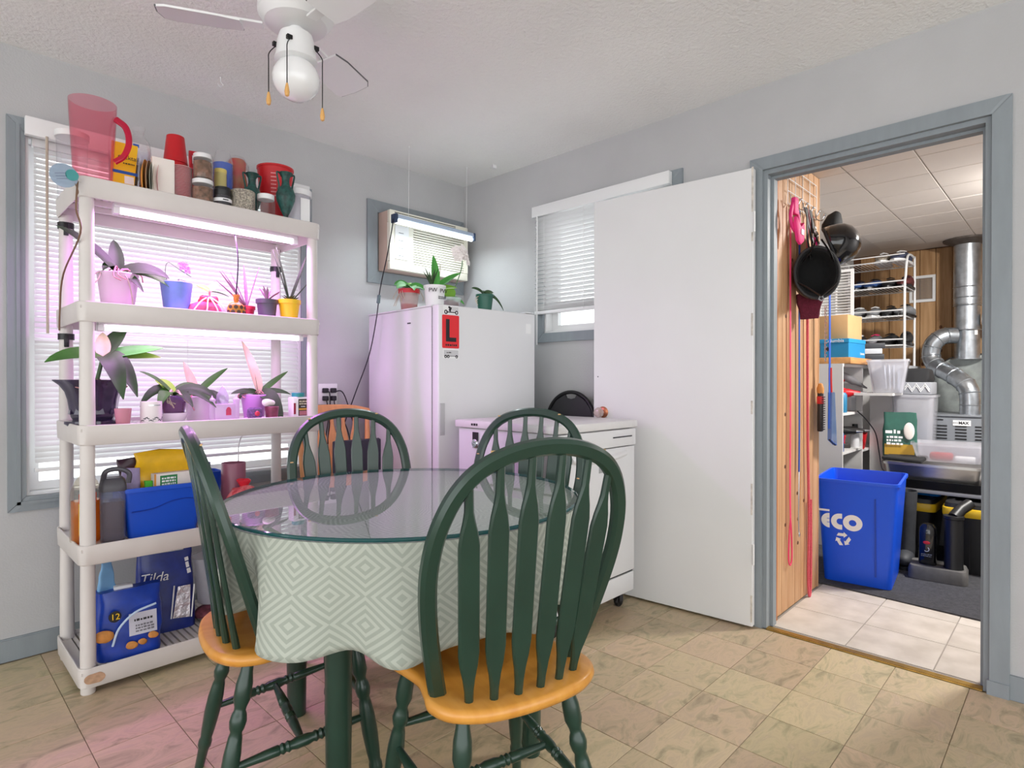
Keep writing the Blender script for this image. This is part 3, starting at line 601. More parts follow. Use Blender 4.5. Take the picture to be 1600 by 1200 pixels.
# ------------------------------------------------------------------ portable dishwasher
dw = thing('portable_dishwasher', 'white portable dishwasher on casters with a worktop lid', 'dishwasher', (1.900, 1.578, 0), 0)
dwW, dwD = .605, .62
obj('body', box(.004, dwW - .004, .02, dwD, .085, .882, .004), 'appliance_white', dw)
obj('worktop', box(-.012, dwW + .004, -.014, dwD + .012, .885, .921, .006), mat('worktop_white', (224, 222, 222), .4, var=.03, vs=30), dw)
dd = obj('door', box(.008, dwW - .008, -.004, .019, .19, .795, .004), 'appliance_white', dw)
obj('control_panel', box(.008, dwW - .008, -.012, .019, .80, .880, .005), 'appliance_white', dw)
obj('vent_slot', box(.40, .56, -.0135, -.0118, .842, .848), 'dark_grey', dw, smooth=0)
obj('knob', xf(lathe([(0, 0), (.02, 0), (.018, .014), (0, .016)], 16), (.14, -.012, .84), (90, 0, 0)), 'dark_grey', dw)
obj('handle', rings([[(x, -.0045 - .012 * math.sin(PI * k / 6), .752 + .03 * k / 6 - .02 * (1 - ((x - .31) / .22) ** 2)) for k in range(7)] for x in (.1, .17, .24, .31, .38, .45, .52)]), 'appliance_white', dd)
obj('badge', box(.30, .42, -.0055, -.0042, .69, .735, .001, 1), mat('badge_grey', (176, 178, 180), .35, .6), dd); obj('badge_print', box(.315, .37, -.0062, -.0056, .705, .72), 'print_white', dd, smooth=0)
obj('kick_plate', box(.008, dwW - .008, .0, .019, .088, .180, .003), 'appliance_white', dw); obj('seam', box(.01, dwW - .01, .006, .0185, .181, .189), 'black_plastic', dw, smooth=0)
obj('hose_port', join(box(-.0006, .0038, .475, .515, .79, .865, .0), xf(lathe([(.008, 0), (.021, 0), (.021, .006), (.016, .010), (.008, .010), (.008, 0)], 18), (.0, .495, .812), (0, -90, 0))), 'chrome', dw)
obj('port_plate', box(-.0010, -.0007, .474, .516, .826, .866), 'ink', dw, smooth=0); small_print(.045, .016, 1, 'ink', dw, (-.0125, .49, .903), (0, 0, -90), 5)
for x, y in ((.05, .06), (dwW - .05, .06), (.05, dwD - .06), (dwW - .05, dwD - .06)):
    k = obj('caster', join(xf(lathe([(0, -.011), (.024, -.011), (.027, -.006), (.027, .006), (.024, .011), (0, .011)], 18), (x, y, .0272), (90, 0, 0)), xf(lathe([(0, -.016), (.009, -.016), (.009, .016), (0, .016)], 10), (x, y, .0272), (90, 0, 0))), 'black_plastic', dw)
    obj('fork', join(box(x - .016, x + .012, y - .019, y - .0165, .03, .07), box(x - .016, x + .012, y + .0165, y + .019, .03, .07), box(x - .018, x + .018, y - .019, y + .019, .07, .0845)), 'dark_grey', k, smooth=0)

# ------------------------------------------------------------------ black folding chair leaning between dishwasher and wall
fc = thing('folding_chair', 'folded black metal chair leaning behind the dishwasher', 'chair', (2.535, 2.05, 0), 0)
arc = [(-.165, .0), (-.165, .80)] + [(-.165 * math.cos(R(a)), .87 + .165 * math.sin(R(a))) for a in range(0, 181, 15)] + [(.165, .80), (.165, 0)]
lean = lambda z: .065 * z
obj('frame', tube(cr([(lean(z), u, z + .012) for u, z in arc], 3), .011, 10), 'black_metal', fc)
obj('backrest', ([(lean(z) + dx, u, z) for dx in (-.004, .006) for u, z in ([(-.155, .78), (.155, .78)] + [(.156 * math.cos(R(a)), .882 + .156 * math.sin(R(a))) for a in (0, 25, 50, 75)] + [(.03, 1.015), (0, 1.008), (-.03, 1.015)] + [(.156 * math.cos(R(a)), .882 + .156 * math.sin(R(a))) for a in (105, 130, 155, 180)])], [list(range(13)), list(range(13, 26))[::-1]] + [[i, (i + 1) % 13, 13 + (i + 1) % 13, 13 + i] for i in range(13)]), mat('black_vinyl', (30, 30, 34), .45), fc, smooth=25)
obj('seat', xf(box(-.012, .014, -.19, .19, .36, .74, .008), (.045, 0, 0), (0, 3.5, 0)), mat('black_vinyl', (30, 30, 34), .45), fc)
obj('rear_leg', join(tube([(.03, -.18, .012), (.075, -.18, .78)], .011, 10), tube([(.03, .18, .012), (.075, .18, .78)], .011, 10), tube([(.035, -.18, .15), (.035, .18, .15)], .008, 8)), 'black_metal', fc)

# ------------------------------------------------------------------ plain wooden chair behind, with a dark case on it
wc = thing('wooden_chair', 'natural wood crest-rail chair behind the green chair near the outlet', 'chair', (1.585, 2.66, 0), 172)
mat('light_wood', (222, 156, 100), .45, var=.14, vs=5, stretch=(6, 6, 1))
O = seat_outline(); obj('seat', rings([[(p.x * s, p.y * s, .452 + z) for p in O] for s, z in ((.9, -.034), (1, -.02), (1, -.006), (.96, 0), (.5, -.006))]), 'light_wood', wc, smooth=50)
crest = cr([(-.21, -.235, .925), (-.12, -.262, .945), (0, -.27, .95), (.12, -.262, .945), (.21, -.235, .925)], 4)
obj('crest_rail', sweep(crest, [chsec(.018, .062, .3)] * len(crest), (0, -.2, 1)), 'light_wood', wc)
for s in (-1, 1):
    obj('post', tube([(s * .175, -.15, .44), (s * .18, -.2, .72), (s * .195, -.24, .91)], [.014, .017, .012], 10), 'light_wood', wc)
    obj('leg', leg_geo((s * .15, .13, .43), (s * .19, .19, 0)), 'light_wood', wc); obj('leg', leg_geo((s * .13, -.14, .43), (s * .18, -.22, 0)), 'light_wood', wc)
    obj('stretcher', turned((s * .172, .157, .2), (s * .157, -.185, .18)), 'light_wood', wc)
for x in (-.11, -.055, 0, .055, .11): obj('spindle', spindle_geo((x * .9, -.185 + x * x, .44), (x * 1.15, -.262 + x * x * .6, .925), .05), 'light_wood', wc)
obj('stretcher', turned((-.165, 0, .19), (.165, 0, .19)), 'light_wood', wc)
dc = thing('laptop_case', 'flat dark purple-black case standing on the wooden chair', 'case', (1.575, 2.585, .4525), -4)
obj('body', box(-.125, .125, -.018, .018, 0, .365, .008), mat('case_fabric', (50, 44, 62), .7, bump=.2, bs=200), dc); obj('zip', join(box(-.120, .120, -.0025, .0025, .362, .3665), box(.122, .1265, -.0025, .0025, .01, .355)), 'dark_grey', dc, smooth=0)
# ------------------------------------------------------------------ air conditioner in the wall
acf = thing('ac_surround', 'flat blue-grey painted frame round the wall air conditioner', 'frame', (0, 0, 0))
casing('c', 1.995, 2.61, 1.765, 2.12, .070, .012, onA, parent=acf)
ac = thing('air_conditioner', 'cream window air conditioner set into the wall over the freezer', 'air conditioner', (0, 0, 0))
mat('ac_cream', (232, 228, 212), .45); mat('ac_side', (196, 170, 156), .5)
y1 = WA - .0125; y0 = WA - .135
obj('case', box(1.998, 2.607, y0 + .03, y1, 1.768, 2.117, .006), 'ac_side', ac)
obj('front_frame', join(box(1.998, 2.607, y0, y0 + .029, 2.045, 2.117, .004), box(1.998, 2.607, y0, y0 + .029, 1.768, 1.815, .004), box(1.998, 2.165, y0, y0 + .029, 1.816, 2.044), box(2.575, 2.607, y0, y0 + .029, 1.816, 2.044)), 'ac_cream', ac, smooth=30)
obj('air_vent', join(*[box(2.03, 2.50, y0 - .002, y0 + .0, 2.062 + .010 * k, 2.066 + .010 * k) for k in range(5)]), 'ink', ac, smooth=0)
obj('grille_back', box(2.166, 2.574, y0 + .02, y0 + .028, 1.816, 2.044), 'dark_grey', ac, smooth=0)
for k in range(15): obj('louver', box(2.166, 2.574, y0 + .003, y0 + .019, 1.819 + .015 * k, 1.829 + .015 * k), 'ac_cream', ac, smooth=0)
cp = obj('control_panel', box(2.03, 2.13, y0 - .006, y0 - .0005, 1.83, 2.03, .003), 'white_plastic', ac); obj('control_mark', join(*[box(2.055, 2.09, y0 - .0068, y0 - .0062, 1.85 + .045 * k, 1.853 + .045 * k) for k in range(4)]), 'dark_grey', cp, smooth=0)

# ------------------------------------------------------------------ hanging lamp over the freezer
hl = thing('hanging_lamp', 'slim white-lit tube lamp hung on strings above the freezer plants', 'lamp', (0, 0, 0))
a_, b_ = Vector((1.915, 2.742, 2.008)), Vector((2.495, 2.757, 2.008)); u_ = (b_ - a_).normalized(); an = math.degrees(math.atan2(u_.y, u_.x)); LL = (b_ - a_).length
tl_ = -math.degrees(math.asin(u_.z)); bar = lambda g: xf(g, tuple(a_), (0, tl_, an))
obj('housing', bar(box(0, LL, -.022, .022, .0, .024, .005)), mat('lamp_blue_grey', (176, 192, 214), .35), hl)
for e0, e1 in ((-.018, -.0005), (LL + .0005, LL + .014)): obj('end_cap', bar(box(e0, e1, -.023, .023, -.024, .026, .004)), mat('lamp_cap', (44, 62, 92), .4), hl)
obj('tube', bar(tube([(.002, 0, -.013), (LL - .002, 0, -.013)], .0125, 12)), mat('cool_tube', (236, 250, 255), .4, emit=2.2), hl)
for t in (.15, .92):
    p = a_.lerp(b_, t) + Vector((0, 0, .024)); obj('string', tube([p, (p.x + .004, p.y, H - .001)], .0012, 5), 'white_plastic', hl)
    obj('ceiling_hook', lathe([(0, H - .0005), (.006, H - .0015), (.003, H - .010), (0, H - .012)], 8, (p.x + .004, p.y)), 'white_plastic', hl)
c_ = (a_ + b_) / 2; ll = area('hanging_lamp_light', (c_.x, c_.y, c_.z - .030), (0, tl_, an), LL - .02, .02, 1.2, (.86, .97, 1.0))
pw = tube(cr([(1.898, 2.742, 2.005), (1.888, 2.74, 1.95), (1.87, 2.76, 1.80), (1.845, 2.79, 1.62), (1.826, 2.80, 1.45), (1.805, 2.84, 1.25), (1.79, 2.95, 1.05), (1.765, 3.01, .90), (1.72, 3.035, .75)], 6), .0034, 6)
lc = thing('lamp_cord', 'long black cord running from the hanging lamp down beside the freezer', 'cord', (0, 0, 0)); obj('cable', pw, 'black_cord', lc)
obj('switch', xf(box(-.009, .009, -.007, .007, -.024, .024, .004), (1.838, 2.795, 1.56), (0, 8, 0)), mat('switch_grey', (104, 124, 128), .4), lc)

# ------------------------------------------------------------------ outlet
ol = thing('wall_outlet', 'white double outlet plate on the wall above the wooden chair', 'outlet', (1.672, WA, 1.035))
obj('plate', box(-.058, .058, -.008, -.0005, -.058, .058, .003), 'white_plastic', ol); obj('socket', join(*[box(x - .017, x + .017, -.0095, -.0082, z - .014, z + .014) for x in (-.024, .024) for z in (-.022, .022)]), 'white_paint', ol, smooth=0)
for i, (x, z, nm) in enumerate(((-.024, .022, 'upper left'), (-.024, -.022, 'lower left'), (.024, .022, 'upper right'), (.024, -.022, 'lower right'))):
    pl = thing('power_plug', f'black plug and lead in the {nm} socket of the wall outlet', 'plug', (1.672 + x, WA - .0098, 1.035 + z), 0, 'plugs in the wall outlet')
    obj('plug_body', box(-.015, .015, -.026, 0, -.015, .012, .005), 'black_cord', pl)
    e = [(.01, -.02, -.3), (-.01, -.02, -.26), (.22, -.03, -.45), (.13, -.03, -.4)][i]
    obj('lead', tube(cr([(0, -.022, -.008), (.004 + (.05 if i == 2 else .012 if i == 0 else 0), -.03, -.05 + (.03 if i in (0, 2) else 0)), (e[0] * .5 + .012, -.03, e[2] * .45), e], 6), .0034, 6), 'black_cord', pl)

# ------------------------------------------------------------------ ceiling fan with globe
FX, FY = .886, 1.815
fn = thing('ceiling_fan', 'white ceiling fan with a globe lamp and three pull chains', 'ceiling fan', (FX, FY, 0))
obj('motor', lathe([(0, H - .0005), (.075, H - .0005), (.08, H - .03), (.03, H - .045), (.03, H - .075), (.10, H - .085), (.115, H - .11), (.115, H - .165), (.095, H - .19), (.05, H - .20), (0, H - .20)], 28), 'white_plastic', fn)
obj('light_kit', lathe([(0, H - .2005), (.022, H - .2005), (.022, H - .215), (.050, H - .222), (.058, H - .25), (.062, H - .29), (.066, H - .305), (.05, H - .31), (0, H - .31)], 24), 'white_plastic', fn)
obj('globe', ball(.073, (0, 0, H - .362), (1, 1, .92), 24, 14), mat('opal_glass', (240, 240, 240), .12, coat=.4), fn)
for k, a in enumerate((31, 151, 271)):
    bl = obj('blade', xf(join(xf(prism([(.16, -.05), (.22, -.062), (.36, -.068), (.385, -.055), (.392, 0), (.385, .055), (.36, .068), (.22, .062), (.16, .05)], -.003, .003), rot=(-14, 0, 0))), (0, 0, H - .215), (0, 0, a)), 'white_plastic', fn)
    obj('edge_band', xf(xf(join(tube([(.16, -.051, 0), (.22, -.063, 0), (.36, -.069, 0), (.386, -.056, 0), (.393, 0, 0), (.386, .056, 0)], .003, 6)), rot=(-14, 0, 0)), (0, 0, H - .215), (0, 0, a)), mat('band_grey', (92, 92, 94), .5), bl)
    obj('blade_iron', xf(box(.098, .20, -.018, .018, .0045, .012, .002), (0, 0, H - .215), (0, 0, a)), 'white_plastic', bl, smooth=0)
for az, zb, dz in ((155, 2.02, 0), (225, 2.022, 0), (318, 1.985, 0)):
    ca, sa = math.cos(R(az)), math.sin(R(az)); zt = H - .262; ch = obj('pull_chain', join(tube(cr([(.056 * ca, .056 * sa, zt), (.080 * ca, .080 * sa, zt - .03), (.082 * ca, .082 * sa, zt - .06), (.082 * ca, .082 * sa, zb)], 4), .0016, 6), xf(box(-.008, .008, -.006, .006, -.006, .006), (.062 * ca, .062 * sa, zt))), 'black_metal', fn)
    obj('pull_knob', lathe([(0, zb - .042), (.006, zb - .038), (.0078, zb - .026), (.005, zb - .008), (.003, zb), (0, zb)], 12, (.082 * ca, .082 * sa)), mat('knob_wood', (222, 170, 100), .4), ch)

# ------------------------------------------------------------------ plants, shared builders
def pot_geo(r0, r1, h, rim=.006, rimh=.018, n=24, inner=.85): 
    return lathe([(0, 0), (r0, 0), (r1 * .97, h - rimh), (r1 + rim, h - rimh), (r1 + rim, h), (r1 - .002, h), (r1 * .95 - .002, h * inner), (0, h * inner)], n)
def plain_pot(r0, r1, h, n=24, t=.004, inner=.86): return lathe([(0, 0), (r0 * .96, 0), (r0, .004), (r1, h - .003), (r1 - t * .5, h), (r1 - t, h - .003), (r1 * .96 - t, h * inner), (0, h * inner)], n)
def add_leaves(t, spec, m='leaf', base=(0, 0, 0)):
    for s in spec:
        s = dict(s); mm = s.pop('m', m); b = s.pop('b', base); az, L, w = s.pop('az'), s.pop('L'), s.pop('w'); obj('leaf', leaf(b, az, L, w, **s), mm, t, smooth=60)
def add_roots(t, n, base, reach, drop, m='root', r=.0022, seed=1, name='aerial_root'):
    rd = random.Random(seed)
    gs = []
    for i in range(n):
        a = rd.uniform(0, 2 * PI); q = reach * rd.uniform(.6, 1.1); gs.append(tube(cr([base, (base[0] + q * .5 * math.cos(a), base[1] + q * .5 * math.sin(a), base[2] + rd.uniform(0, .02)), (base[0] + q * math.cos(a), base[1] + q * math.sin(a), base[2] - drop * rd.uniform(.1, .5)), (base[0] + q * 1.1 * math.cos(a + .3), base[1] + q * 1.1 * math.sin(a + .3), base[2] - drop * rd.uniform(.5, 1))], 4), r, 5))
    obj(name, join(*gs), m, t)

# ---- on the freezer
FT = 1.4902
p = thing('potted_orchid', 'small orchid with broad leaves in a red and clear pot on the freezer', 'potted plant', (1.915, 2.62, FT))
obj('pot', plain_pot(.043, .056, .115), clear('red_clear', (240, 226, 226), .5, (220, 206, 200), .1), p); obj('red_gravel', lathe([(0, .004), (.041, .004), (.044, .03), (.03, .034), (0, .036)], 20), 'red_plastic', p); obj('red_band', lathe([(.0535, .09), (.0572, .09), (.0582, .112), (.0545, .112), (.0535, .09)], 24), 'red_plastic', p)
add_leaves(p, [dict(az=200, L=.13, w=.055, elev=28, droop=.55), dict(az=250, L=.11, w=.05, elev=25, droop=.6), dict(az=330, L=.13, w=.05, elev=38, droop=.75), dict(az=20, L=.12, w=.05, elev=45, droop=.7, m='leaf_lime'), dict(az=100, L=.10, w=.05, elev=50, droop=.6, m='leaf_lime'), dict(az=165, L=.11, w=.06, elev=40, droop=.5, m='leaf_bright')], 'leaf_bright', (0, 0, .115))
add_roots(p, 9, (0, 0, .118), .075, .10, seed=4)
p = thing('potted_orchid', 'tall-leaved orchid in a white lettered pot on the freezer corner', 'potted plant', (1.955, 2.45, FT))
obj('pot', pot_geo(.046, .056, .118, .003, .012), 'white_plastic', p); text('PW', .032, 'ink', p, (.012, -.0585, .085), FRONT); text('PW', .030, 'ink', p, (-.044, -.041, .088), (90, 0, -48)); small_print(.05, .016, 2, 'dark_grey', p, (.006, -.0553, .052), (6, 0, 0), 6); obj('potting_mix', lathe([(0, .1), (.05, .1), (.03, .108), (0, .11)], 16), 'bark', p)
add_leaves(p, [dict(az=110, L=.19, w=.055, elev=86, droop=.04), dict(az=-20, L=.19, w=.04, elev=42, droop=.15), dict(az=-10, L=.14, w=.038, elev=20, droop=.2, m='leaf_lime')], 'leaf_bright', (.005, 0, .10))
for k in range(6): obj('spiky_leaf', leaf((-.02, 0, .105), 95 + 40 * k, .10 + .01 * (k % 3), .010, elev=62 + 4 * (k % 3), droop=.1, fold=.4), 'leaf_dark', p)
obj('stake', tube([(.035, .01, .10), (.048, .012, .24)], .002, 5), mat('stake_wood', (150, 110, 80), .7), p)
p = thing('potted_orchid', 'white-flowering orchid in a clear bowl on the freezer', 'potted plant', (2.155, 2.57, FT))
obj('pot', plain_pot(.045, .07, .085), 'cloudy_plastic', p); obj('potting_mix', lathe([(0, .006), (.04, .006), (.056, .06), (.03, .07), (0, .072)], 18), 'bark', p)
add_leaves(p, [dict(az=250, L=.10, w=.075, elev=70, droop=.3, m='leaf_lime'), dict(az=180, L=.14, w=.08, elev=30, droop=.5, m='leaf_dark'), dict(az=320, L=.09, w=.04, elev=20, droop=.6)], 'leaf_bright', (0, 0, .075))
st = obj('flower_stem', tube(cr([(0, 0, .07), (.05, -.02, .2), (.07, -.03, .28), (.055, -.04, .315), (.03, -.05, .32)], 5), .003, 6), mat('stem_green', (92, 120, 84), .5), p)
mat('petal_white', (246, 238, 236), .6)
for fx, fy, fz_, ry in ((.045, -.055, .325, 0), (.08, -.06, .300, 25), (.012, -.058, .312, -25), (.045, -.06, .355, 10), (.010, -.05, .345, -35), (.085, -.05, .340, 40)):
    fl_ = obj('flower', xf(join(*[leaf((0, 0, 0), 72 * k + 90, .036, .032, elev=12, droop=.2, n=5, face=0.0) for k in range(5)], ball(.004, (0, 0, .004))), (fx, fy, fz_), (80, 0, ry)), 'petal_white', p, smooth=60)
p = thing('potted_orchid', 'small orchid in a dark green pot at the freezer front edge', 'potted plant', (2.27, 2.40, FT))
obj('pot', pot_geo(.036, .048, .10, .003, .012), mat('pot_green', (34, 92, 76), .4), p); obj('potting_mix', lathe([(0, .08), (.042, .08), (.03, .09), (0, .092)], 16), 'soil', p)
add_leaves(p, [dict(az=170, L=.11, w=.035, elev=38, droop=.3), dict(az=10, L=.10, w=.04, elev=35, droop=.3), dict(az=340, L=.12, w=.04, elev=15, droop=.9), dict(az=80, L=.07, w=.035, elev=50, droop=.3), dict(az=215, L=.06, w=.03, elev=35, droop=.4)], 'leaf_dark', (0, 0, .095)); add_roots(p, 4, (0, 0, .09), .07, .07, seed=9)
# ------------------------------------------------------------------ things on the shelf unit
D1, D2, D3, D4, D5 = [z - .0138 for z in LIPS]
def one(name, g, m, label, cat, loc, rot=0, smooth=38): return tag(obj(name, g, m, None, smooth, loc, (0, 0, rot)), label, cat)
# ---- top tier
p = thing('pitcher', 'translucent pink plastic pitcher at the left end of the top shelf', 'pitcher', (.497, 2.62, D1))
PK = clear('pink_clear', (253, 224, 230), .09, (240, 170, 184), .05); PK2 = clear('pink_deep', (240, 70, 120), .45, (226, 50, 100), .08)
obj('body', lathe([(0, 0), (.055, 0), (.060, .01), (.066, .13), (.0735, .27), (.075, .318), (.073, .319), (.0712, .27), (.0635, .13), (.057, .012), (0, .010)], 32), PK, p)
obj('handle', tube(cr([(.062, -.042, .265), (.090, -.062, .235), (.098, -.068, .18), (.084, -.060, .13), (.058, -.044, .105)], 5), 0.0115, 8, .7), PK2, p, label='deep pink handle')
p = thing('clear_container', 'tall clear plastic container behind the pink pitcher', 'container', (.472, 2.845, D1)); obj('body', lathe([(0, 0), (.048, 0), (.052, .24), (.05, .24), (.046, .004), (0, .004)], 24), 'clear_plastic', p); obj('lid', lathe([(0, .2402), (.056, .2402), (.056, .262), (0, .265)], 24), 'white_plastic', p)
p = thing('round_tag', 'oval blue-grey card tag hanging at the top left shelf corner', 'tag', (.390, 2.488, 1.806)); obj('card', xf(lathe([(0, -.0012), (.04, -.0012), (.04, .0012), (0, .0012)], 28), rot=(90, 18, 0), sc=(1, 1, .95)), clear('tag_film', (220, 230, 238), .7, (188, 206, 222)), p)
obj('tag_print', xf(lathe([(0, 0), (.019, 0), (.019, .0006), (0, .0006)], 20), (.022, -.0022, .006), (90, 0, 0)), mat('tag_teal', (66, 150, 150), .5), p); obj('tag_line', join(*[xf(box(-.024, .008, -.0028, -.0022, -.012 + .009 * k, -.009 + .009 * k), rot=(0, -14, 0)) for k in range(3)]), mat('tag_grey', (128, 140, 160), .5), p, smooth=0)
obj('hook_wire', tube(cr([(.03, 0, -.02), (.04, 0, -.045), (.036, .006, -.06)], 4), .0016, 5), 'brown_cord', p)
def cup_stack(t, n, r0, r1, step, h, m, name='cup', z0=0.0, part=True):
    for k in range(n): obj(name, lathe([(0, z0 + k * step), (r0, z0 + k * step), (r1, z0 + k * step + h), (r1 + .002, z0 + k * step + h), (r1 + .002, z0 + k * step + h - .002), (r0 - .001, z0 + k * step + .002), (0, z0 + k * step + .002)], 18), m, t)
p = thing('party_cups', 'yellow-labelled sleeve of clear party cups beside the pink pitcher', 'cups', (.604, 2.705, D1))
cup_stack(p, 14, .030, .040, .0085, .075, 'clear_plastic'); YL = mat('label_yellow', (246, 200, 20), .5)
lb = obj('card_label', xf(prism([(-.042, 0), (.036, 0), (.052, .17), (-.036, .17)], 0, .002), (-.004, -.050, .045), (86, 0, 0)), YL, p, smooth=0)
obj('label_band', xf(box(-.040, .045, -.001, -.0004, .048, .06), (0, -.0515, .045), (-4, 0, 0)), mat('label_blue', (30, 90, 180), .5), lb, smooth=0); obj('bar_code', xf(box(.0, .032, -.001, -.0004, .012, .042), (0, -.0515, .045), (-4, 0, 0)), 'print_white', lb, smooth=0)
text('cocktail', .023, 'ink', lb, (.012, -.0585, .155), (86, 0, 0)); small_print(.04, .009, 1, 'ink', lb, (.014, -.0572, .133), (-4, 0, 0), 7); obj('label_top', xf(box(.036, .056, -.001, .003, .166, .178), (-.004, -.051, .045), (-4, 0, 0)), 'label_blue', lb, smooth=0)
p = thing('clear_cups', 'tall sleeve of stacked clear cups in crinkled film on the top shelf', 'cups', (.672, 2.735, D1)); cup_stack(p, 19, .030, .041, .0085, .08, 'clear_plastic'); obj('film', rough_up(lathe([(.044, .09), (.046, .2), (.04, .255), (.018, .285), (.026, .31), (.024, .311), (.016, .284), (.038, .254), (.0445, .2), (.0425, .09), (.044, .09)], 18), .006, 40, 2), clear('film', (254, 254, 254), .05, (240, 240, 245), .15), p)
pp = [('yellow and orange plate edge-on', (226, 160, 60)), ('tan plate edge-on', (196, 160, 120)), ('grey-green plate edge-on', (150, 156, 140)), ('cream plate edge-on', (226, 214, 196)), ('pink-edged plate edge-on', (206, 160, 160))]
for k, (lb, c) in enumerate(pp):
    one('paper_plate', xf(lathe([(0, 0), (.055, 0), (.08, .008), (.083, .009), (.083, .0105), (.055, .0015), (0, .0015)], 24), (0, 0, .0795), (90, 8, 90 - 24)), mat('plate%d' % k, c, .6), lb + ' in the row of party plates', 'plate', (.668 + .0125 * k, 2.655 - .002 * k, D1))
one('napkin_pack', box(-.04, .038, -.012, .012, 0, .168, .003), mat('napkin', (240, 232, 224), .8, var=.03), 'upright white square napkin pack in front of the red cups', 'napkins', (.722, 2.60, D1), -6)
p = thing('red_cups', 'ribbed stack of red plastic cups with white rims on the top shelf', 'cups', (.792, 2.62, D1))
CW = mat('cup_rim', (236, 206, 206), .5); RC = mat('cup_red', (186, 40, 54), .45)
for k in range(26):
    z = .006 * k; c = obj('cup', lathe([(0, z), (.030, z), (.037, z + .004), (0, z + .005)], 22), RC, p); obj('cup_rim', lathe([(.0, z + .0046), (.040, z + .0046), (.0405, z + .0058), (0, z + .0060)], 22), CW, c)
p = thing('red_tumblers', 'tower of upside-down plain red cups behind the ribbed stack', 'cups', (.800, 2.715, D1))
for k in range(11): obj('cup', lathe([(0, .020 * k + .112), (.030, .020 * k + .112), (.033, .020 * k + .110), (.045, .020 * k + .003), (.0465, .020 * k), (.0445, .020 * k), (.0315, .020 * k + .108), (0, .020 * k + .109)], 24), 'red_plastic', p)
p = thing('candy_bag', 'red and clear bag with a white label beside the upturned red cup', 'bag', (.915, 2.80, D1)); obj('pouch', bag(.085, .06, .30, .012, .9, .12, 3), mat('bag_red', (206, 32, 48), .35, var=.25, vs=30), p); obj('label', box(-.03, .03, -.002, 0, 0, .035), 'print_white', p, loc=(.0, -.020, .24), rot=(-4, 0, 0)); small_print(.05, .02, 1, 'ink', p, (0, -.0232, .256), (-4, 0, 0), 8)
def jar(name, label, loc, r, h, fill, lidm='white_plastic', lidh=.018, fillh=.75, n=22, body='jar_glass'):
    t = thing(name, label, 'jar', loc); obj('glass', lathe([(0, 0), (r * .94, 0), (r, .006), (r, h - .02), (r * .86, h - .006), (r * .86, h), (r * .82, h), (r * .94, h - .022), (r * .94, .006), (0, .004)], n), body, t)
    if fill: obj('contents', rough_up(lathe([(0, .005), (r * .9, .006), (r * .91, h * fillh * .5), (r * .9, h * fillh), (r * .4, h * fillh + .004), (0, h * fillh)], n), .0022, 70, r * 50), fill, t)
    obj('lid', lathe([(0, h - .012), (r * .9, h - .012), (r * .93, h - .010), (r * .93, h + lidh - .014), (r * .88, h + lidh - .012), (0, h + lidh - .012)], n), lidm, t); return t
mat('dried_flowers', (168, 118, 96), .9, var=.5, vs=50, col2=(92, 66, 44)); jar('glass_jar', 'lower jar of dried petals in the stack of two', (.862, 2.585, D1), .042, .108, 'dried_flowers')
jar('glass_jar', 'upper jar of dried petals in the stack of two', (.862, 2.585, D1 + .1145), .037, .098, 'dried_flowers')
p = thing('blue_cup_bag', 'blue plastic cups in a clear bag on the top shelf', 'bag', (1.003, 2.755, D1)); cup_stack(p, 9, .03, .038, .02, .10, mat('cup_blue', (40, 92, 196), .4)); obj('film', rough_up(lathe([(.043, .01), (.046, .16), (.044, .27), (.028, .315), (.0, .32), (.027, .312), (.042, .268), (.0445, .16), (.0415, .01), (.043, .01)], 18), .004, 40, 6), 'film', p)
jar('spice_jar', 'small yellow-labelled spice jar standing on the black-lidded jar', (.944, 2.62, D1 + .099), .026, .085, mat('spice_yellow', (206, 184, 110), .7), mat('lid_yellow', (214, 196, 110), .5), .016, .85)
p = jar('dark_jar', 'short dark jar with a white label strip on the top shelf edge', (.936, 2.575, D1), .035, .075, mat('dark_contents', (40, 36, 44), .6), 'black_plastic', .026, .9); obj('label', lathe([(.0352, .036), (.0358, .036), (.0358, .05), (.0352, .05), (.0352, .036)], 24), 'print_white', p); obj('label_print', xf(box(-.012, .01, -.0008, 0, -.002, .002), (0, -.0359, .043)), 'ink', p, smooth=0); obj('top_riser', lathe([(0, .0895), (.03, .0895), (.03, .0985), (0, .0985)], 18), 'black_plastic', p)
one('sequin_tin', rough_up(lathe([(0, 0), (.048, 0), (.049, .004), (.049, .099), (.045, .103), (.045, .098), (0, .097)], 40), .0008, 160, 1), mat('sequin', (206, 198, 182), .3, .75, var=.55, vs=160, bump=.9, bs=200), 'round silver glitter-covered tin on the top shelf', 'tin', (1.018, 2.575, D1))
p = thing('gift_bag_bottle', 'red-topped bottle wrapped in clear film behind the green vases', 'bottle', (1.082, 2.80, D1)); obj('bottle', lathe([(0, 0), (.042, 0), (.045, .02), (.045, .2), (.036, .25), (.038, .30), (.03, .312), (0, .314)], 20), mat('bottle_red', (196, 38, 48), .4, var=.3, vs=20, col2=(150, 120, 60)), p); obj('film', rough_up(lathe([(.05, .01), (.053, .2), (.05, .29), (.03, .325), (0, .33), (.028, .322), (.048, .288), (.0515, .2), (.0485, .01), (.05, .01)], 18), .004, 40, 9), 'film', p)
VG = mat('verdigris', (38, 96, 88), .45, var=.55, vs=40, col2=(26, 44, 42), bump=.3, bs=90)
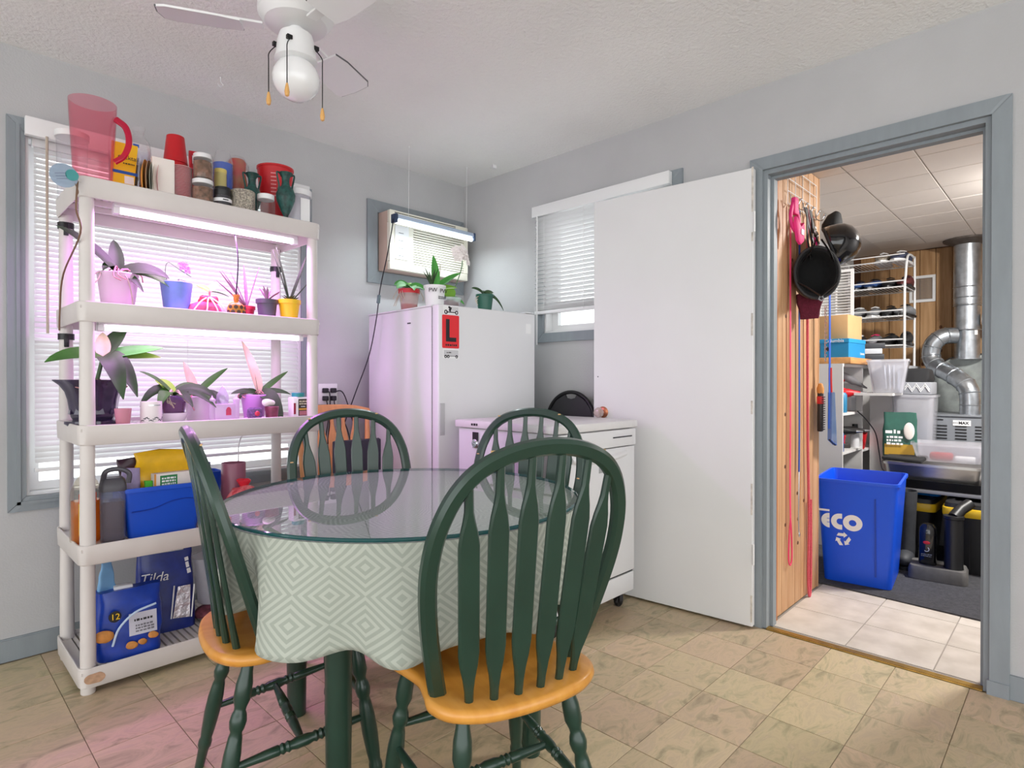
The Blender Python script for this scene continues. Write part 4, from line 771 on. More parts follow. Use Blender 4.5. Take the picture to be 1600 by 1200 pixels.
def vase(label, loc, s=1.0):
    t = thing('green_vase', label, 'vase', loc, 0, 'green two-handled vases on the top shelf'); pr = [(0, 0), (.022, 0), (.024, .006), (.011, .016), (.010, .03), (.022, .055), (.039, .10), (.041, .125), (.032, .15), (.019, .163), (.016, .18), (.017, .20), (.030, .221), (.027, .223), (.013, .20), (0, .19)]
    obj('body', lathe([(r * s, z * s) for r, z in pr], 24), VG, t); obj('foot', lathe([(0, -.0), (.0245 * s, 0), (.0245 * s, .004), (0, .0045)], 20), 'brass', t)
    for q in (-1, 1): obj('handle', tube(cr([(q * .024 * s, 0, .215 * s), (q * .040 * s, 0, .218 * s), (q * .036 * s, 0, .19 * s), (q * .030 * s, 0, .16 * s), (q * .034 * s, 0, .142 * s)], 4), .0042 * s, 6), VG, t)
    return t
vase('green verdigris vase behind, beside the glitter tin', (1.092, 2.66, D1), .98); vase('green verdigris vase in front of the red bucket', (1.197, 2.555, D1))
p = jar('small_jar', 'short jar with a white lid and red bottom between the green vases', (1.110, 2.56, D1), .038, .095, mat('jar_red', (186, 60, 66), .7), 'white_plastic', .022, .12)
p = thing('red_bucket', 'red plastic bucket with white print behind the front green vase', 'bucket', (1.245, 2.765, D1)); obj('pail', lathe([(0, 0), (.058, 0), (.080, .295), (.083, .296), (.083, .305), (.078, .305), (.056, .004), (0, .004)], 28), 'red_plastic', p); obj('scale_print', join(*[xf(box(-.012, .012, -.0006, 0, 0, .004), (-.037 - .0005 * k, -.0640 - .0009 * k, .155 + .017 * k), (-4, 0, -30)) for k in range(7)]), mat('print_pink', (236, 170, 170), .5), p, smooth=0)
p = thing('white_tub', 'white lidded plastic tub at the right end of the top shelf', 'tub', (1.285, 2.625, D1)); obj('body', lathe([(0, 0), (.054, 0), (.057, .008), (.060, .15), (.058, .15), (.055, .006), (0, .005)], 28), 'cloudy_plastic', p); obj('lid', lathe([(0, .1502), (.064, .1502), (.064, .176), (.060, .180), (0, .180)], 28), 'white_plastic', p); obj('label', xf(box(-.022, .022, -.001, 0, 0, .11), (.008, -.0612, .022)), 'print_white', p, smooth=0)
# ---- second tier
p = thing('potted_orchid', 'large orchid in a pale mauve pot at the left of the second tier', 'potted plant', (.585, 2.67, D2)); obj('pot', plain_pot(.052, .069, .146), mat('pot_mauve', (214, 188, 206), .45), p); obj('potting_mix', lathe([(0, .12), (.06, .12), (.04, .142), (0, .15)], 20), 'bark', p)
add_leaves(p, [dict(az=186, L=.29, w=.06, elev=48, droop=.24, m='leaf_dark'), dict(az=215, L=.12, w=.045, elev=55, droop=.8, m='leaf_dark'), dict(az=95, L=.17, w=.05, elev=74, droop=.15, m='leaf_dark'), dict(az=10, L=.11, w=.04, elev=45, droop=.6), dict(az=330, L=.19, w=.075, elev=22, droop=.42, m='leaf_dark'), dict(az=345, L=.20, w=.07, elev=24, droop=.62), dict(az=300, L=.12, w=.03, elev=5, droop=.7, m='leaf_dark')], 'leaf', (0, 0, .145))
add_roots(p, 12, (0, -.01, .15), .07, .05, 'root_pink', .0024, 3); obj('aerial_root', join(tube(cr([(0, -.05, .15), (.015, -.072, .12), (.03, -.068, .06), (.034, -.065, .01)], 5), .0025, 5), tube(cr([(-.05, -.02, .15), (-.09, -.03, .12), (-.10, -.03, .06), (-.092, -.03, .01)], 5), .0025, 5), tube(cr([(-.06, -.03, .14), (-.08, -.05, .10), (-.12, -.05, .07)], 5), .002, 5)), 'root', p)
p = thing('potted_orchid', 'small purple-flowered orchid in a blue pot on the second tier', 'potted plant', (.786, 2.66, D2 + .011)); obj('pot', plain_pot(.045, .059, .124), mat('pot_blue', (108, 140, 198), .5, var=.08, vs=20), p); obj('potting_mix', lathe([(0, .1), (.05, .1), (.03, .12), (0, .126)], 18), 'bark', p)
obj('flower_stem', join(tube(cr([(-.03, 0, .11), (-.042, -.005, .16), (-.034, -.01, .20), (.0, -.015, .18), (.05, -.02, .15)], 5), .0018, 5), tube(cr([(.02, -.01, .12), (.0, -.02, .135), (.03, -.025, .128), (.05, -.02, .12)], 5), .0015, 5)), 'stem_green', p)
mat('petal_purple', (176, 98, 214), .6)
for fx, fz_, q in ((.018, .19, 0), (.030, .178, 30)): obj('flower', xf(join(*[leaf((0, 0, 0), 72 * k + 90, .024, .018, elev=20, droop=.2, n=5) for k in range(5)]), (fx, -.02, fz_), (75, 0, q)), 'petal_purple', p, smooth=60)
one('saucer', lathe([(0, 0), (.05, 0), (.078, .010), (.08, .010), (.078, .0125), (.05, .004), (0, .0025)], 28), 'white_plastic', 'white saucer under the blue pot', 'saucer', (.80, 2.652, D2))
p = thing('rooted_rock', 'pink-red rock wrapped in pale roots with a small plant', 'potted plant', (.885, 2.625, D2)); obj('rock', rough_up(ball(.05, (0, 0, .031), (1.35, .9, .72), 18, 12), .012, 22, 4), mat('rock_pink', (188, 96, 120), .85, var=.4, vs=30), p); obj('moss', rough_up(ball(.034, (.015, .01, .07), (1.2, 1, .7), 16, 10), .012, 40, 8), mat('moss_red', (206, 84, 92), .9, var=.4, vs=60), p)
obj('aerial_root', join(*[tube(cr([(.01, -.01, .085), (.03 * c, -.045, .06), (.055 * c, -.055, .03), (.07 * c, -.05, .006)], 4), .003, 5) for c in (-1, -.2, .5, 1.1)]), mat('root_white', (238, 224, 228), .7), p)
add_leaves(p, [dict(az=160, L=.06, w=.03, elev=35, droop=.2, m='leaf_lime'), dict(az=20, L=.06, w=.04, elev=50, droop=.2, m='leaf_pale'), dict(az=-10, L=.075, w=.012, elev=5, droop=.3)], 'leaf', (.02, .01, .108)); obj('stem', tube([(.02, .01, .08), (.02, .01, .112)], .004, 6), 'root_pink', p)
one('stone_egg', ball(.033, (0, 0, .033), (1, 1, 1), 20, 14), mat('egg_blue', (176, 178, 220), .4), 'pale blue stone egg behind the gold ornament', 'ornament', (1.0, 2.73, D2))
p = thing('gold_ornament', 'amber and brown pineapple-like ornament on the second tier edge', 'ornament', (.986, 2.565, D2)); AM = mat('amber', (196, 140, 44), .4, var=.2, vs=30); obj('body', rough_up(ball(.034, (0, 0, .033), (1.1, .8, 1.0), 18, 12), .002, 50), AM, p)
for k in range(10):
    a = (k % 5) * 36 - 162 + (18 if k > 4 else 0); z = .022 if k < 5 else .043; obj('dark_cell', xf(lathe([(0, 0), (.0075, 0), (.009, .002), (0, .0035)], 6), (.0355 * math.cos(R(a)), .0265 * math.sin(R(a)), z), (0, 90, a)), mat('cell_brown', (66, 52, 36), .5), p)
obj('crown', join(*[leaf((0, 0, .06), 45 * k, .045, .018, elev=70, droop=.1) for k in range(8)]), mat('amber_light', (222, 140, 60), .5), p)
p = thing('potted_aloe', 'long-leaved purplish aloe in a small red pot on the second tier', 'potted plant', (1.075, 2.675, D2)); obj('pot', pot_geo(.024, .032, .065, .003, .014), mat('pot_crimson', (176, 30, 60), .4), p); obj('potting_mix', lathe([(0, .05), (.026, .05), (.015, .06), (0, .062)], 14), 'soil', p); mat('aloe_purple', (142, 112, 128), .5, var=.25, vs=20)
add_leaves(p, [dict(az=185, L=.17, w=.014, elev=38, droop=-.02), dict(az=170, L=.19, w=.014, elev=58, droop=.02), dict(az=200, L=.20, w=.012, elev=45, droop=.0), dict(az=150, L=.18, w=.013, elev=68, droop=.05), dict(az=350, L=.20, w=.013, elev=75, droop=.02), dict(az=90, L=.20, w=.013, elev=80, droop=.0)], 'aloe_purple', (0, 0, .056))
p = thing('potted_succulent', 'spiky purple succulent in a dark grey pot on the second tier', 'potted plant', (1.132, 2.60, D2 + .010)); obj('pot', pot_geo(.035, .043, .083, .004, .018), mat('pot_slate', (78, 74, 86), .45), p); obj('potting_mix', lathe([(0, .068), (.036, .068), (.02, .078), (0, .08)], 14), 'soil', p)
for k in range(16): obj('spiky_leaf', leaf((0, 0, .076), 22.5 * k * 3.1, .06 + .006 * (k % 4), .010, elev=45 + 9 * (k % 5), droop=.12, fold=.3), 'aloe_purple', p)
p = thing('potted_aloe', 'tall green aloe in a yellow pot at the second tier right end', 'potted plant', (1.222, 2.575, D2 + .010)); obj('pot', pot_geo(.035, .046, .088, .004, .018), 'yellow_plastic', p); obj('potting_mix', lathe([(0, .072), (.04, .072), (.02, .082), (0, .085)], 14), 'soil', p)
add_leaves(p, [dict(az=165, L=.26, w=.026, elev=78, droop=.02), dict(az=150, L=.25, w=.022, elev=74, droop=.0), dict(az=10, L=.27, w=.022, elev=66, droop=-.1), dict(az=-15, L=.13, w=.018, elev=48, droop=-.1)], 'leaf_dark', (0, 0, .07))
for k in range(10): obj('spiky_leaf', leaf((0, -.01, .078), 36 * k, .045, .010, elev=35 + 7 * (k % 3), droop=.1, fold=.3), 'leaf_dark', p)
one('drip_tray', rtub(.21, .085, .24, .115, .014, .03, .003), 'white_plastic', 'white oval drip tray under the dark and yellow pots', 'tray', (1.185, 2.587, D2 + .0004))
# ---- third tier
p = thing('planter_orchid', 'broad-leaved orchid in an ornate dark glazed planter on the third tier', 'potted plant', (.512, 2.70, D3)); OG = mat('dark_glaze', (52, 44, 70), .15, var=.35, vs=16, coat=.5)
def octa(prof): return rings([[(r * math.cos(2 * PI * i / 8 + PI / 8), r * math.sin(2 * PI * i / 8 + PI / 8), z) for i in range(8)] for r, z in prof])
scal = lambda pr_: rings([[(r * (1 + w_ * math.cos(8 * 2 * PI * i / 64)) * math.cos(2 * PI * i / 64), r * (1 + w_ * math.cos(8 * 2 * PI * i / 64)) * math.sin(2 * PI * i / 64), z) for i in range(64)] for r, z, w_ in pr_])
obj('planter', scal([(.001, .02, 0), (.062, .02, .01), (.070, .035, .02), (.076, .07, .025), (.080, .10, .025), (.088, .13, .03), (.104, .155, .04), (.120, .170, .05), (.121, .174, .05), (.114, .174, .05), (.082, .14, .03), (.072, .10, .02), (.001, .10, 0)]), OG, p, smooth=40); obj('foot_saucer', scal([(.001, 0, 0), (.080, 0, .01), (.090, .010, .02), (.089, .020, .02), (.068, .0245, .01), (.001, .0245, 0)]), OG, p, smooth=40)
for k in range(8): obj('relief', xf(prism([(-.02, 0), (.02, 0), (.012, .03), (0, .044), (-.012, .03)], 0, .004), (.0735 * math.cos(PI / 4 * k), .0735 * math.sin(PI / 4 * k), .045), (82, 0, 45 * k + 90)), OG, p, smooth=20)
obj('potting_mix', lathe([(0, .12), (.08, .12), (.05, .138), (0, .15)], 18), 'bark', p); add_roots(p, 8, (0, 0, .16), .10, .02, 'root_pink', .002, 5)
obj('stem', tube([(0, -.02, .14), (.02, -.05, .26)], .007, 8), 'stem_green', p)
add_leaves(p, [dict(az=196, L=.19, w=.07, elev=8, droop=.28), dict(az=-10, L=.20, w=.055, elev=12, droop=.02, m='leaf_bright'), dict(az=-5, L=.19, w=.05, elev=4, droop=.06, m='leaf_lime'), dict(az=-75, L=.14, w=.075, elev=12, droop=1.35, m='leaf_dark'), dict(az=-45, L=.13, w=.07, elev=10, droop=1.35, m='leaf_dark'), dict(az=20, L=.15, w=.07, elev=52, droop=-.05, m='leaf_dark'), dict(az=80, L=.10, w=.05, elev=75, droop=.05, m='leaf_pale')], 'leaf', (.02, -.05, .262))
p = thing('plastic_cup', 'small translucent pink cup with a few red crumbs in it', 'cup', (.572, 2.545, D3)); obj('cup', lathe([(0, 0), (.021, 0), (.028, .068), (.0265, .068), (.02, .002), (0, .002)], 20), clear('cup_pink', (244, 214, 220), .55, (232, 190, 200), .1), p); obj('contents', rough_up(lathe([(0, .003), (.019, .003), (.020, .016), (0, .02)], 14), .003, 60), mat('crumb_red', (206, 86, 80), .8), p)
cs = tag(obj('red_crumbs', join(*[ball(random.uniform(.0022, .0045), (.572 + random.uniform(-.055, .05), 2.545 + random.uniform(-.026, .03), D3 + .003), (1, 1, .7), 6, 4) for _ in range(46)]), 'crumb_red'), 'scattered red crumbs around the small pink cup', 'crumbs'); cs['kind'] = 'stuff'
p = thing('candle', 'white candle jar with a dark branch print on the third tier edge', 'candle', (.664, 2.545, D3)); obj('glass', lathe([(0, 0), (.034, 0), (.036, .004), (.036, .092), (.034, .092), (.034, .075), (0, .074)], 26), mat('candle_white', (238, 228, 232), .25), p); obj('branch_print', join(*[xf(box(-.005, .005, -.0006, 0, -.0015, .0015), (.0362 * math.sin(R(a)), -.0362 * math.cos(R(a)), .026 + .006 * math.sin(a * .12)), (0, 25 * math.sin(a), a)) for a in range(-70, 71, 10)]), 'dark_grey', p, smooth=0); obj('silver_label', join(*[xf(box(-.005, .005, -.0006, 0, 0, .004), (.0362 * math.sin(R(a)), -.0362 * math.cos(R(a)), .076), (0, 0, a)) for a in range(-20, 45, 13)]), 'chrome', p, smooth=0)
p = thing('potted_orchid', 'arching orchid in a clear pot set in a white bowl', 'potted plant', (.768, 2.64, D3)); obj('bowl', lathe([(0, 0), (.035, 0), (.055, .042), (.053, .042), (.033, .003), (0, .003)], 26), 'white_plastic', p); obj('pot', plain_pot(.034, .050, .105, 22), clear('lilac_clear', (226, 206, 238), .35, (190, 150, 214), .08), p, loc=(0, 0, .0045)); obj('potting_mix', lathe([(0, .012), (.030, .012), (.043, .085), (.02, .1), (0, .105)], 18), 'bark', p)
add_leaves(p, [dict(az=185, L=.17, w=.05, elev=44, droop=.95, m='leaf_dark'), dict(az=200, L=.20, w=.028, elev=46, droop=.25), dict(az=165, L=.12, w=.05, elev=58, droop=.35, m='leaf_lime'), dict(az=225, L=.14, w=.05, elev=40, droop=1.0), dict(az=-5, L=.20, w=.05, elev=30, droop=.75), dict(az=-15, L=.22, w=.045, elev=38, droop=.80, m='leaf_dark'), dict(az=15, L=.15, w=.045, elev=42, droop=.45), dict(az=-70, L=.12, w=.035, elev=22, droop=.75, m='leaf_dark'), dict(az=-40, L=.18, w=.03, elev=25, droop=.7, m='leaf_dark')], 'leaf', (0, -.005, .112)); add_roots(p, 10, (0, 0, .115), .06, .06, 'root', .0024, 6)
p = thing('potted_orchid', 'orchid with a stubby upright leaf in a white pot on the third tier', 'potted plant', (.892, 2.735, D3)); obj('pot', plain_pot(.043, .052, .105), mat('pot_white', (238, 228, 236), .4), p); obj('potting_mix', lathe([(0, .088), (.045, .088), (.02, .1), (0, .105)], 16), 'bark', p)
add_leaves(p, [dict(az=12, L=.21, w=.035, elev=46, droop=.14), dict(az=150, L=.15, w=.045, elev=72, droop=-.02, m='leaf_pale'), dict(az=-55, L=.14, w=.04, elev=28, droop=.8, m='leaf_dark'), dict(az=-30, L=.15, w=.03, elev=30, droop=.7, m='leaf_dark'), dict(az=200, L=.12, w=.035, elev=25, droop=.5)], 'leaf', (-.01, 0, .105)); add_roots(p, 6, (0, 0, .105), .08, .07, 'root_pink', .0024, 8)
p = thing('castle_lantern', 'pale frosted castle-shaped lantern with a pink window on the third tier', 'lantern', (.934, 2.575, D3)); FR = clear('frosted', (246, 232, 248), .72, (240, 224, 244), .2); obj('base_block', box(-.042, .042, -.032, .032, 0, .075, .005), FR, p)
for x in (-.048, .048): obj('tower', lathe([(0, 0), (.012, 0), (.012, .085), (.014, .088), (.014, .094), (.005, .10), (0, .112)], 10, (x, -.02)), FR, p)
obj('stopper', lathe([(0, .0755), (.022, .0755), (.026, .09), (.024, .11), (.012, .135), (0, .150)], 8), clear('crystal', (240, 236, 246), .3, (230, 226, 240), .05), p, smooth=15); obj('window', xf(prism([(-.010, 0), (.010, 0), (.010, .022), (.006, .031), (0, .034), (-.006, .031), (-.010, .022)], 0, .003), (.012, -.0322, .028), (90, 0, 0)), mat('window_pink', (206, 60, 100), .4), p, smooth=0)
p = thing('potted_orchid', 'orchid with one tall faded leaf in a lilac pot at the third tier right', 'potted plant', (1.115, 2.70, D3)); obj('pot', plain_pot(.042, .055, .108), mat('pot_lilac', (196, 142, 208), .4), p); obj('potting_mix', lathe([(0, .09), (.046, .09), (.02, .105), (0, .11)], 16), 'bark', p)
add_leaves(p, [dict(az=160, L=.24, w=.06, elev=73, droop=-.05, m='leaf_pale', fold=.3), dict(az=175, L=.13, w=.03, elev=40, droop=.9, m='leaf_dark'), dict(az=15, L=.20, w=.03, elev=36, droop=.05), dict(az=0, L=.16, w=.035, elev=20, droop=.35, m='leaf_dark'), dict(az=190, L=.14, w=.035, elev=20, droop=.3, m='leaf_dark'), dict(az=-60, L=.13, w=.075, elev=18, droop=1.25, m='leaf_dark'), dict(az=130, L=.20, w=.008, elev=80, droop=.05, m='leaf_dark')], 'leaf', (.02, -.005, .108)); add_roots(p, 9, (0, 0, .112), .07, .03, 'root_pink', .0022, 12)
one('oval_plate', xf(lathe([(0, 0), (.06, 0), (.078, .008), (.08, .008), (.08, .0095), (.06, .003), (0, .002)], 30), sc=(1.15, .62, 1)), mat('plate_pink', (238, 216, 228), .35), 'thin pale oval plate holding the beaded pots', 'plate', (1.10, 2.580, D3))
one('beaded_pot', rough_up(lathe([(0, 0), (.026, 0), (.032, .02), (.030, .046), (.026, .05), (.024, .046), (0, .04)], 22), .0015, 110, 1), mat('beads_purple', (128, 92, 150), .35, var=.5, vs=110, bump=.8, bs=150), 'purple beaded pot with a red stone on the oval plate', 'ornament', (1.066, 2.572, D3 + .0034))
one('red_stone', ball(.011, (0, 0, 0), (1, .5, 1), 14, 8), mat('stone_red', (206, 56, 84), .25), 'round red stone on the front of the purple beaded pot', 'stone', (1.062, 2.5365, D3 + .030))
one('maroon_pot', lathe([(0, 0), (.024, 0), (.030, .052), (.028, .054), (.022, .004), (0, .004)], 20), mat('maroon_glaze', (132, 62, 84), .4, var=.3, vs=40), 'small maroon striped pot with a white top on the oval plate', 'pot', (1.140, 2.572, D3 + .0034))
one('cotton_ball', rough_up(ball(.024, (0, 0, .02), (1.2, .9, .7), 14, 10), .004, 40), mat('cotton', (248, 240, 236), .9), 'white fluffy tuft on the small maroon pot', 'tuft', (1.125, 2.573, D3 + .0556))
p = thing('supplement_bottle', 'square white supplement bottle with a teal cap at the third tier end', 'bottle', (1.263, 2.575, D3)); obj('bottle', box(-.036, .036, -.028, .028, 0, .098, .008), 'white_plastic', p); obj('cap', lathe([(0, .098), (.028, .098), (.028, .114), (.026, .116), (0, .116)], 22), mat('cap_teal', (28, 138, 136), .4), p); lb = obj('label', box(-.012, .034, -.0288, -.0281, .012, .088), mat('label_dark', (52, 44, 36), .5), p, smooth=0); obj('gold_band', box(-.010, .032, -.0296, -.0289, .038, .046), mat('label_gold', (206, 150, 50), .5), lb, smooth=0); small_print(.038, .022, 2, mat('print_tan', (206, 196, 170), .5), lb, (.011, -.0290, .072), (0, 0, 0), 9); small_print(.022, .005, 1, 'print_white', lb, (.011, -.0290, .054), (0, 0, 0), 10); obj('label_picture', box(-.008, .03, -.0296, -.0289, .015, .034), mat('picture_pink', (176, 110, 120), .5), lb, smooth=0); obj('side_label', box(-.034, -.024, -.0288, -.0281, .02, .07), mat('side_red', (150, 30, 60), .5), p, smooth=0)
# ---- fourth tier
p = thing('oil_bottle', 'plastic bottle of amber cooking oil on the fourth tier', 'bottle', (.475, 2.635, D4), 10); obj('bottle', rings([[(x * s, y * s, z) for x, y in rrect(.092, .07, .022)] for s, z in ((.9, 0), (1, .008), (1, .16), (.97, .19), (.7, .225), (.33, .25), (.3, .262))]), clear('oil_plastic', (250, 246, 236), .03, (240, 230, 210), .04), p); obj('oil', rings([[(x * s, y * s, z) for x, y in rrect(.086, .064, .02)] for s, z in ((.9, .003), (1, .01), (1, .152), (.98, .155))]), clear('oil', (246, 176, 60), .5, (230, 140, 30), .1), p)
obj('label', box(-.036, .010, -.037, -.0358, .035, .150), YL, p, smooth=0); obj('label_top', box(-.036, .02, -.0376, -.0372, .15, .185), mat('label_orange', (214, 84, 24), .5), p, smooth=0); small_print(.034, .03, 2, 'red_plastic', p, (-.013, -.0372, .122), (0, 0, 0), 11); small_print(.036, .05, 6, 'ink', p, (-.013, -.0372, .072), (0, 0, 0), 12); obj('cap', lathe([(0, .262), (.016, .262), (.016, .28), (0, .282)], 16), 'yellow_plastic', p)
p = thing('juice_jug', 'clear juice jug with a grey handled lid on the fourth tier', 'jug', (.548, 2.585, D4), -12); obj('jug', rings([[(x * s, y * s, z) for x, y in rrect(.078, .078, .02)] for s, z in ((.94, 0), (1, .006), (1.06, .19), (1.04, .19), (.97, .008), (.9, .004))]), clear('smoke_plastic', (236, 238, 246), .22, (176, 180, 196), .05), p); obj('juice', rings([[(x * s, y * s, z) for x, y in rrect(.070, .070, .018)] for s, z in ((.96, .005), (1, .06), (1.03, .150))]), clear('juice', (206, 156, 130), .4, (170, 116, 96), .1), p)
LD = mat('lid_grey', (72, 70, 78), .4); obj('lid', rings([[(x * s, y * s, z) for x, y in rrect(.086, .086, .02)] for s, z in ((1, .188), (1, .205), (.9, .225), (.7, .235))]), LD, p); obj('handle', tube(cr([(-.03, -.02, .225), (-.02, -.03, .262), (.02, -.03, .268), (.05, -.03, .25), (.048, -.03, .215)], 5), .009, 8), LD, p)
p = thing('blue_basket', 'blue plastic basket with slotted ends on the fourth tier', 'basket', (.718, 2.672, D4), -3); obj('tub', rtub(.235, .22, .275, .255, .19, .018, .004, lip=.008), 'blue_plastic', p)
obj('rib', join(*[xf(box(-.004, .004, -.0035, 0, .03, .14), (-.1, -.1125 + 0.0, 0), (0, 0, 0)) for _ in ()], *[xf(box(-.005, .003, -.006, .006, .02, .13), (-.1255 , -.08 + .032 * k, 0), (0, -5.5, 0)) for k in range(6)]), mat('blue_shadow', (16, 58, 160), .4), p, smooth=0)  # ribs and panel line wear a shaded copy of the basket blue
obj('panel_shade_line', xf(tube(cr([(-.11, 0, .10), (-.04, 0, .105), (.02, 0, .125), (.08, 0, .13), (.125, 0, .115)], 5), .0025, 5), (0, -.123, 0)), 'blue_shadow', p)
def bagthing(label, loc, w, d, h, m, seed, rot=0, cat='bag', **k): 
    t = thing('food_bag', label, cat, loc, rot); obj('pouch', bag(w, d, h, seed=seed, **k), m, t); return t
bagthing('yellow snack bag lying across the top of the blue basket', (.755, 2.70, D4 + .165), .20, .10, .145, mat('bag_yellow', (242, 190, 24), .35, var=.12, vs=20), 5, -4, bulge=.3, amp=.012, top_w=1.05)
bagthing('dark purple glossy bag sticking out of the blue basket', (.645, 2.735, D4 + .05), .10, .07, .235, mat('bag_plum', (58, 28, 46), .3, var=.4, vs=30), 6, amp=.014)
bagthing('lilac and white crumpled bag at the left of the blue basket', (.622, 2.665, D4 + .05), .06, .06, .20, mat('bag_lilac', (176, 160, 206), .4, var=.3, vs=20), 7, amp=.010)
bagthing('bright green bag end peeking out of the blue basket', (.672, 2.615, D4 + .05), .03, .03, .155, mat('bag_green', (80, 190, 50), .35), 8, amp=.006)
p = thing('snack_box', 'white carton with a green panel standing in the blue basket', 'box', (.742, 2.622, D4 + .006), 2); obj('carton', box(-.055, .10, -.02, .02, 0, .222, .002), mat('carton', (232, 224, 216), .6), p); obj('green_panel', box(-.034, .028, -.0206, -.0201, .15, .214), mat('panel_green', (40, 130, 70), .5), p, smooth=0); obj('side_stripe', box(-.055, -.048, -.0206, -.0201, .12, .222), mat('stripe_orange', (226, 150, 60), .5), p, smooth=0); small_print(.05, .045, 4, 'print_white', p, (-.003, -.0207, .186), (0, 0, 0), 13)
p = thing('spice_bottle', 'small bottle with a purple cap near the right of the fourth tier', 'bottle', (.905, 2.70, D4)); obj('bottle', lathe([(0, 0), (.024, 0), (.024, .20), (.018, .215), (0, .216)], 18), mat('paprika', (206, 110, 50), .5), p); obj('cap', lathe([(0, .2162), (.023, .2162), (.023, .245), (0, .247)], 18), mat('cap_purple', (62, 40, 110), .45), p)
one('blue_scoop', rtub(.12, .09, .15, .12, .19, .02, .003), 'blue_plastic', 'second smaller blue tub to the right of the basket', 'tub', (.935, 2.83, D4))
one('mauve_canister', lathe([(0, 0), (.05, 0), (.05, .23), (.049, .232), (.047, .232), (.047, .01), (0, .008)], 28), mat('canister', (150, 92, 112), .35), 'open mauve cylinder canister on the fourth tier', 'canister', (1.025, 2.70, D4))
p = thing('mesh_bag', 'red netting bag of produce in front of the mauve canister', 'bag', (1.03, 2.60, D4)); obj('net', rough_up(ball(.062, (0, 0, .075), (1.15, .85, 1.15), 26, 16), .012, 30, 3), mat('net_red', (214, 40, 66), .5, var=.55, vs=45, col2=(246, 150, 150), bump=.8, bs=120), p); obj('tie', rough_up(lathe([(0, .13), (.012, .132), (.03, .165), (.02, .17), (0, .15)], 12), .006, 50), mat('tie_red', (226, 40, 60), .5), p)
for k, z in enumerate((.045, .065, .085)): obj('wire_hoop', xf(tube([(.075 * math.cos(R(a)), .058 * math.sin(R(a)), z) for a in range(0, 361, 20)], .0018, 5)), mat('wire_gold', (196, 150, 90), .4, .6), p)
tag(obj('white_cable', tube(cr([(1.19, 2.88, .87), (1.12, 2.86, .84), (1.10, 2.84, .74), (1.105, 2.82, .62), (1.16, 2.80, .55)], 6), .0026, 6), 'white_plastic'), 'thin white cord hanging behind the fourth tier', 'cord')
# ---- bottom tier
BB = mat('foil_blue', (22, 62, 168), .3, var=.25, vs=18)
p = thing('cookie_bag', 'open blue snack bag with pretzel pictures on the bottom tier', 'bag', (.600, 2.605, D5), -4); obj('pouch', bag(.205, .13, .245, .055, 1.04, .10, 11, amp=.010), BB, p, smooth=60)
obj('picture_label', box(-.005, .085, -.0030, 0, .075, .155), mat('label_grey', (210, 210, 222), .5), p, loc=(0, -.0675, .0), rot=(-8, 0, 0)); small_print(.06, .012, 1, 'ink', p, (.035, -.0925, .142), (-8, 0, 0), 14); small_print(.06, .03, 3, mat('print_grey', (110, 110, 120), .5), p, (.04, -.0890, .110), (-8, 0, 0), 15); text('12', .03, YL, p, (-.052, -.080, .165), (82, 0, 0)); obj('badge', xf(lathe([(0, 0), (.02, 0), (.018, .002), (0, .002)], 18), (-.052, -.0745, .165), (82, 0, 0)), 'ink', p)
mat('pretzel', (206, 138, 66), .6, var=.25, vs=40)
for x, z, s in ((.0, .045, 1), (.035, .05, .8), (.07, .065, .9), (-.085, .10, 1.6)): obj('pretzel_picture', rough_up(xf(ball(.02, s=(1, .25, .7), n=12, m=8), (x, -.0735 + z * .02, z), (0, 20, 0), s), .003, 50, x * 20), 'pretzel', p)
obj('swoosh', tube(cr([(-.06, -.078, .06), (-.04, -.079, .12), (.01, -.076, .165), (.08, -.066, .18)], 5), .004, 6), mat('swoosh_white', (196, 216, 240), .4), p)
one('folded_flap', rough_up(bag(.06, .03, .13, .01, .5, seed=15, amp=.01), .004, 30), mat('flap_sky', (126, 180, 226), .35, var=.2), 'crumpled pale blue bag flap above the snack bag', 'bag', (.535, 2.625, D5 + .215), 20)
one('snack_bars', join(box(-.03, .03, -.02, .02, 0, .10, .003)), mat('bar_white', (226, 226, 230), .5), 'small white boxed bar inside the open snack bag', 'box', (.585, 2.612, D5 + .155), -6)
p = thing('rice_bag', 'tall blue foil rice bag with a silver window on the bottom tier', 'bag', (.765, 2.745, D5), -8); obj('pouch', bag(.215, .125, .365, .008, .88, .05, 12, amp=.007), mat('foil_navy', (24, 44, 130), .3, var=.2, vs=30), p, smooth=60); obj('zip_strip', box(-.08, .075, -.0015, .0015, 0, .008), 'chrome', p, loc=(-.01, -.024, .318), rot=(-9, 0, 0)); text('Tilda', .052, 'print_white', p, (-.045, -.046, .225), (80, 0, 0), shear=.25); small_print(.06, .006, 1, 'print_white', p, (-.03, -.0185, .345), (-9, 0, 0), 16); small_print(.07, .022, 1, 'print_white', p, (.078, -.040, .255), (-10, 80, 0), 17)
obj('silver_window', xf(prism([(-.03, 0), (.032, .0), (.024, .13), (-.022, .125)], 0, .002), (.048, -.069, .05), (83, 6, 0)), mat('silver_film', (206, 200, 206), .25, .7, bump=.5, bs=40), p, smooth=0); obj('window_border', join(*[xf(box(x - .0025, x + .0025, -.001, .001, 0, .13), (.048, -.0725, .05), (-7, 6, 0)) for x in (-.036, .038)]), 'print_white', p, smooth=0)
p = thing('white_bucket', 'white plastic bucket behind the left green chair on the bottom tier', 'bucket', (.96, 2.76, D5 + .06)); obj('pail', lathe([(0, 0), (.062, 0), (.085, .185), (.09, .186), (.09, .2), (.084, .2), (.06, .004), (0, .004)], 28), 'cloudy_plastic', p)
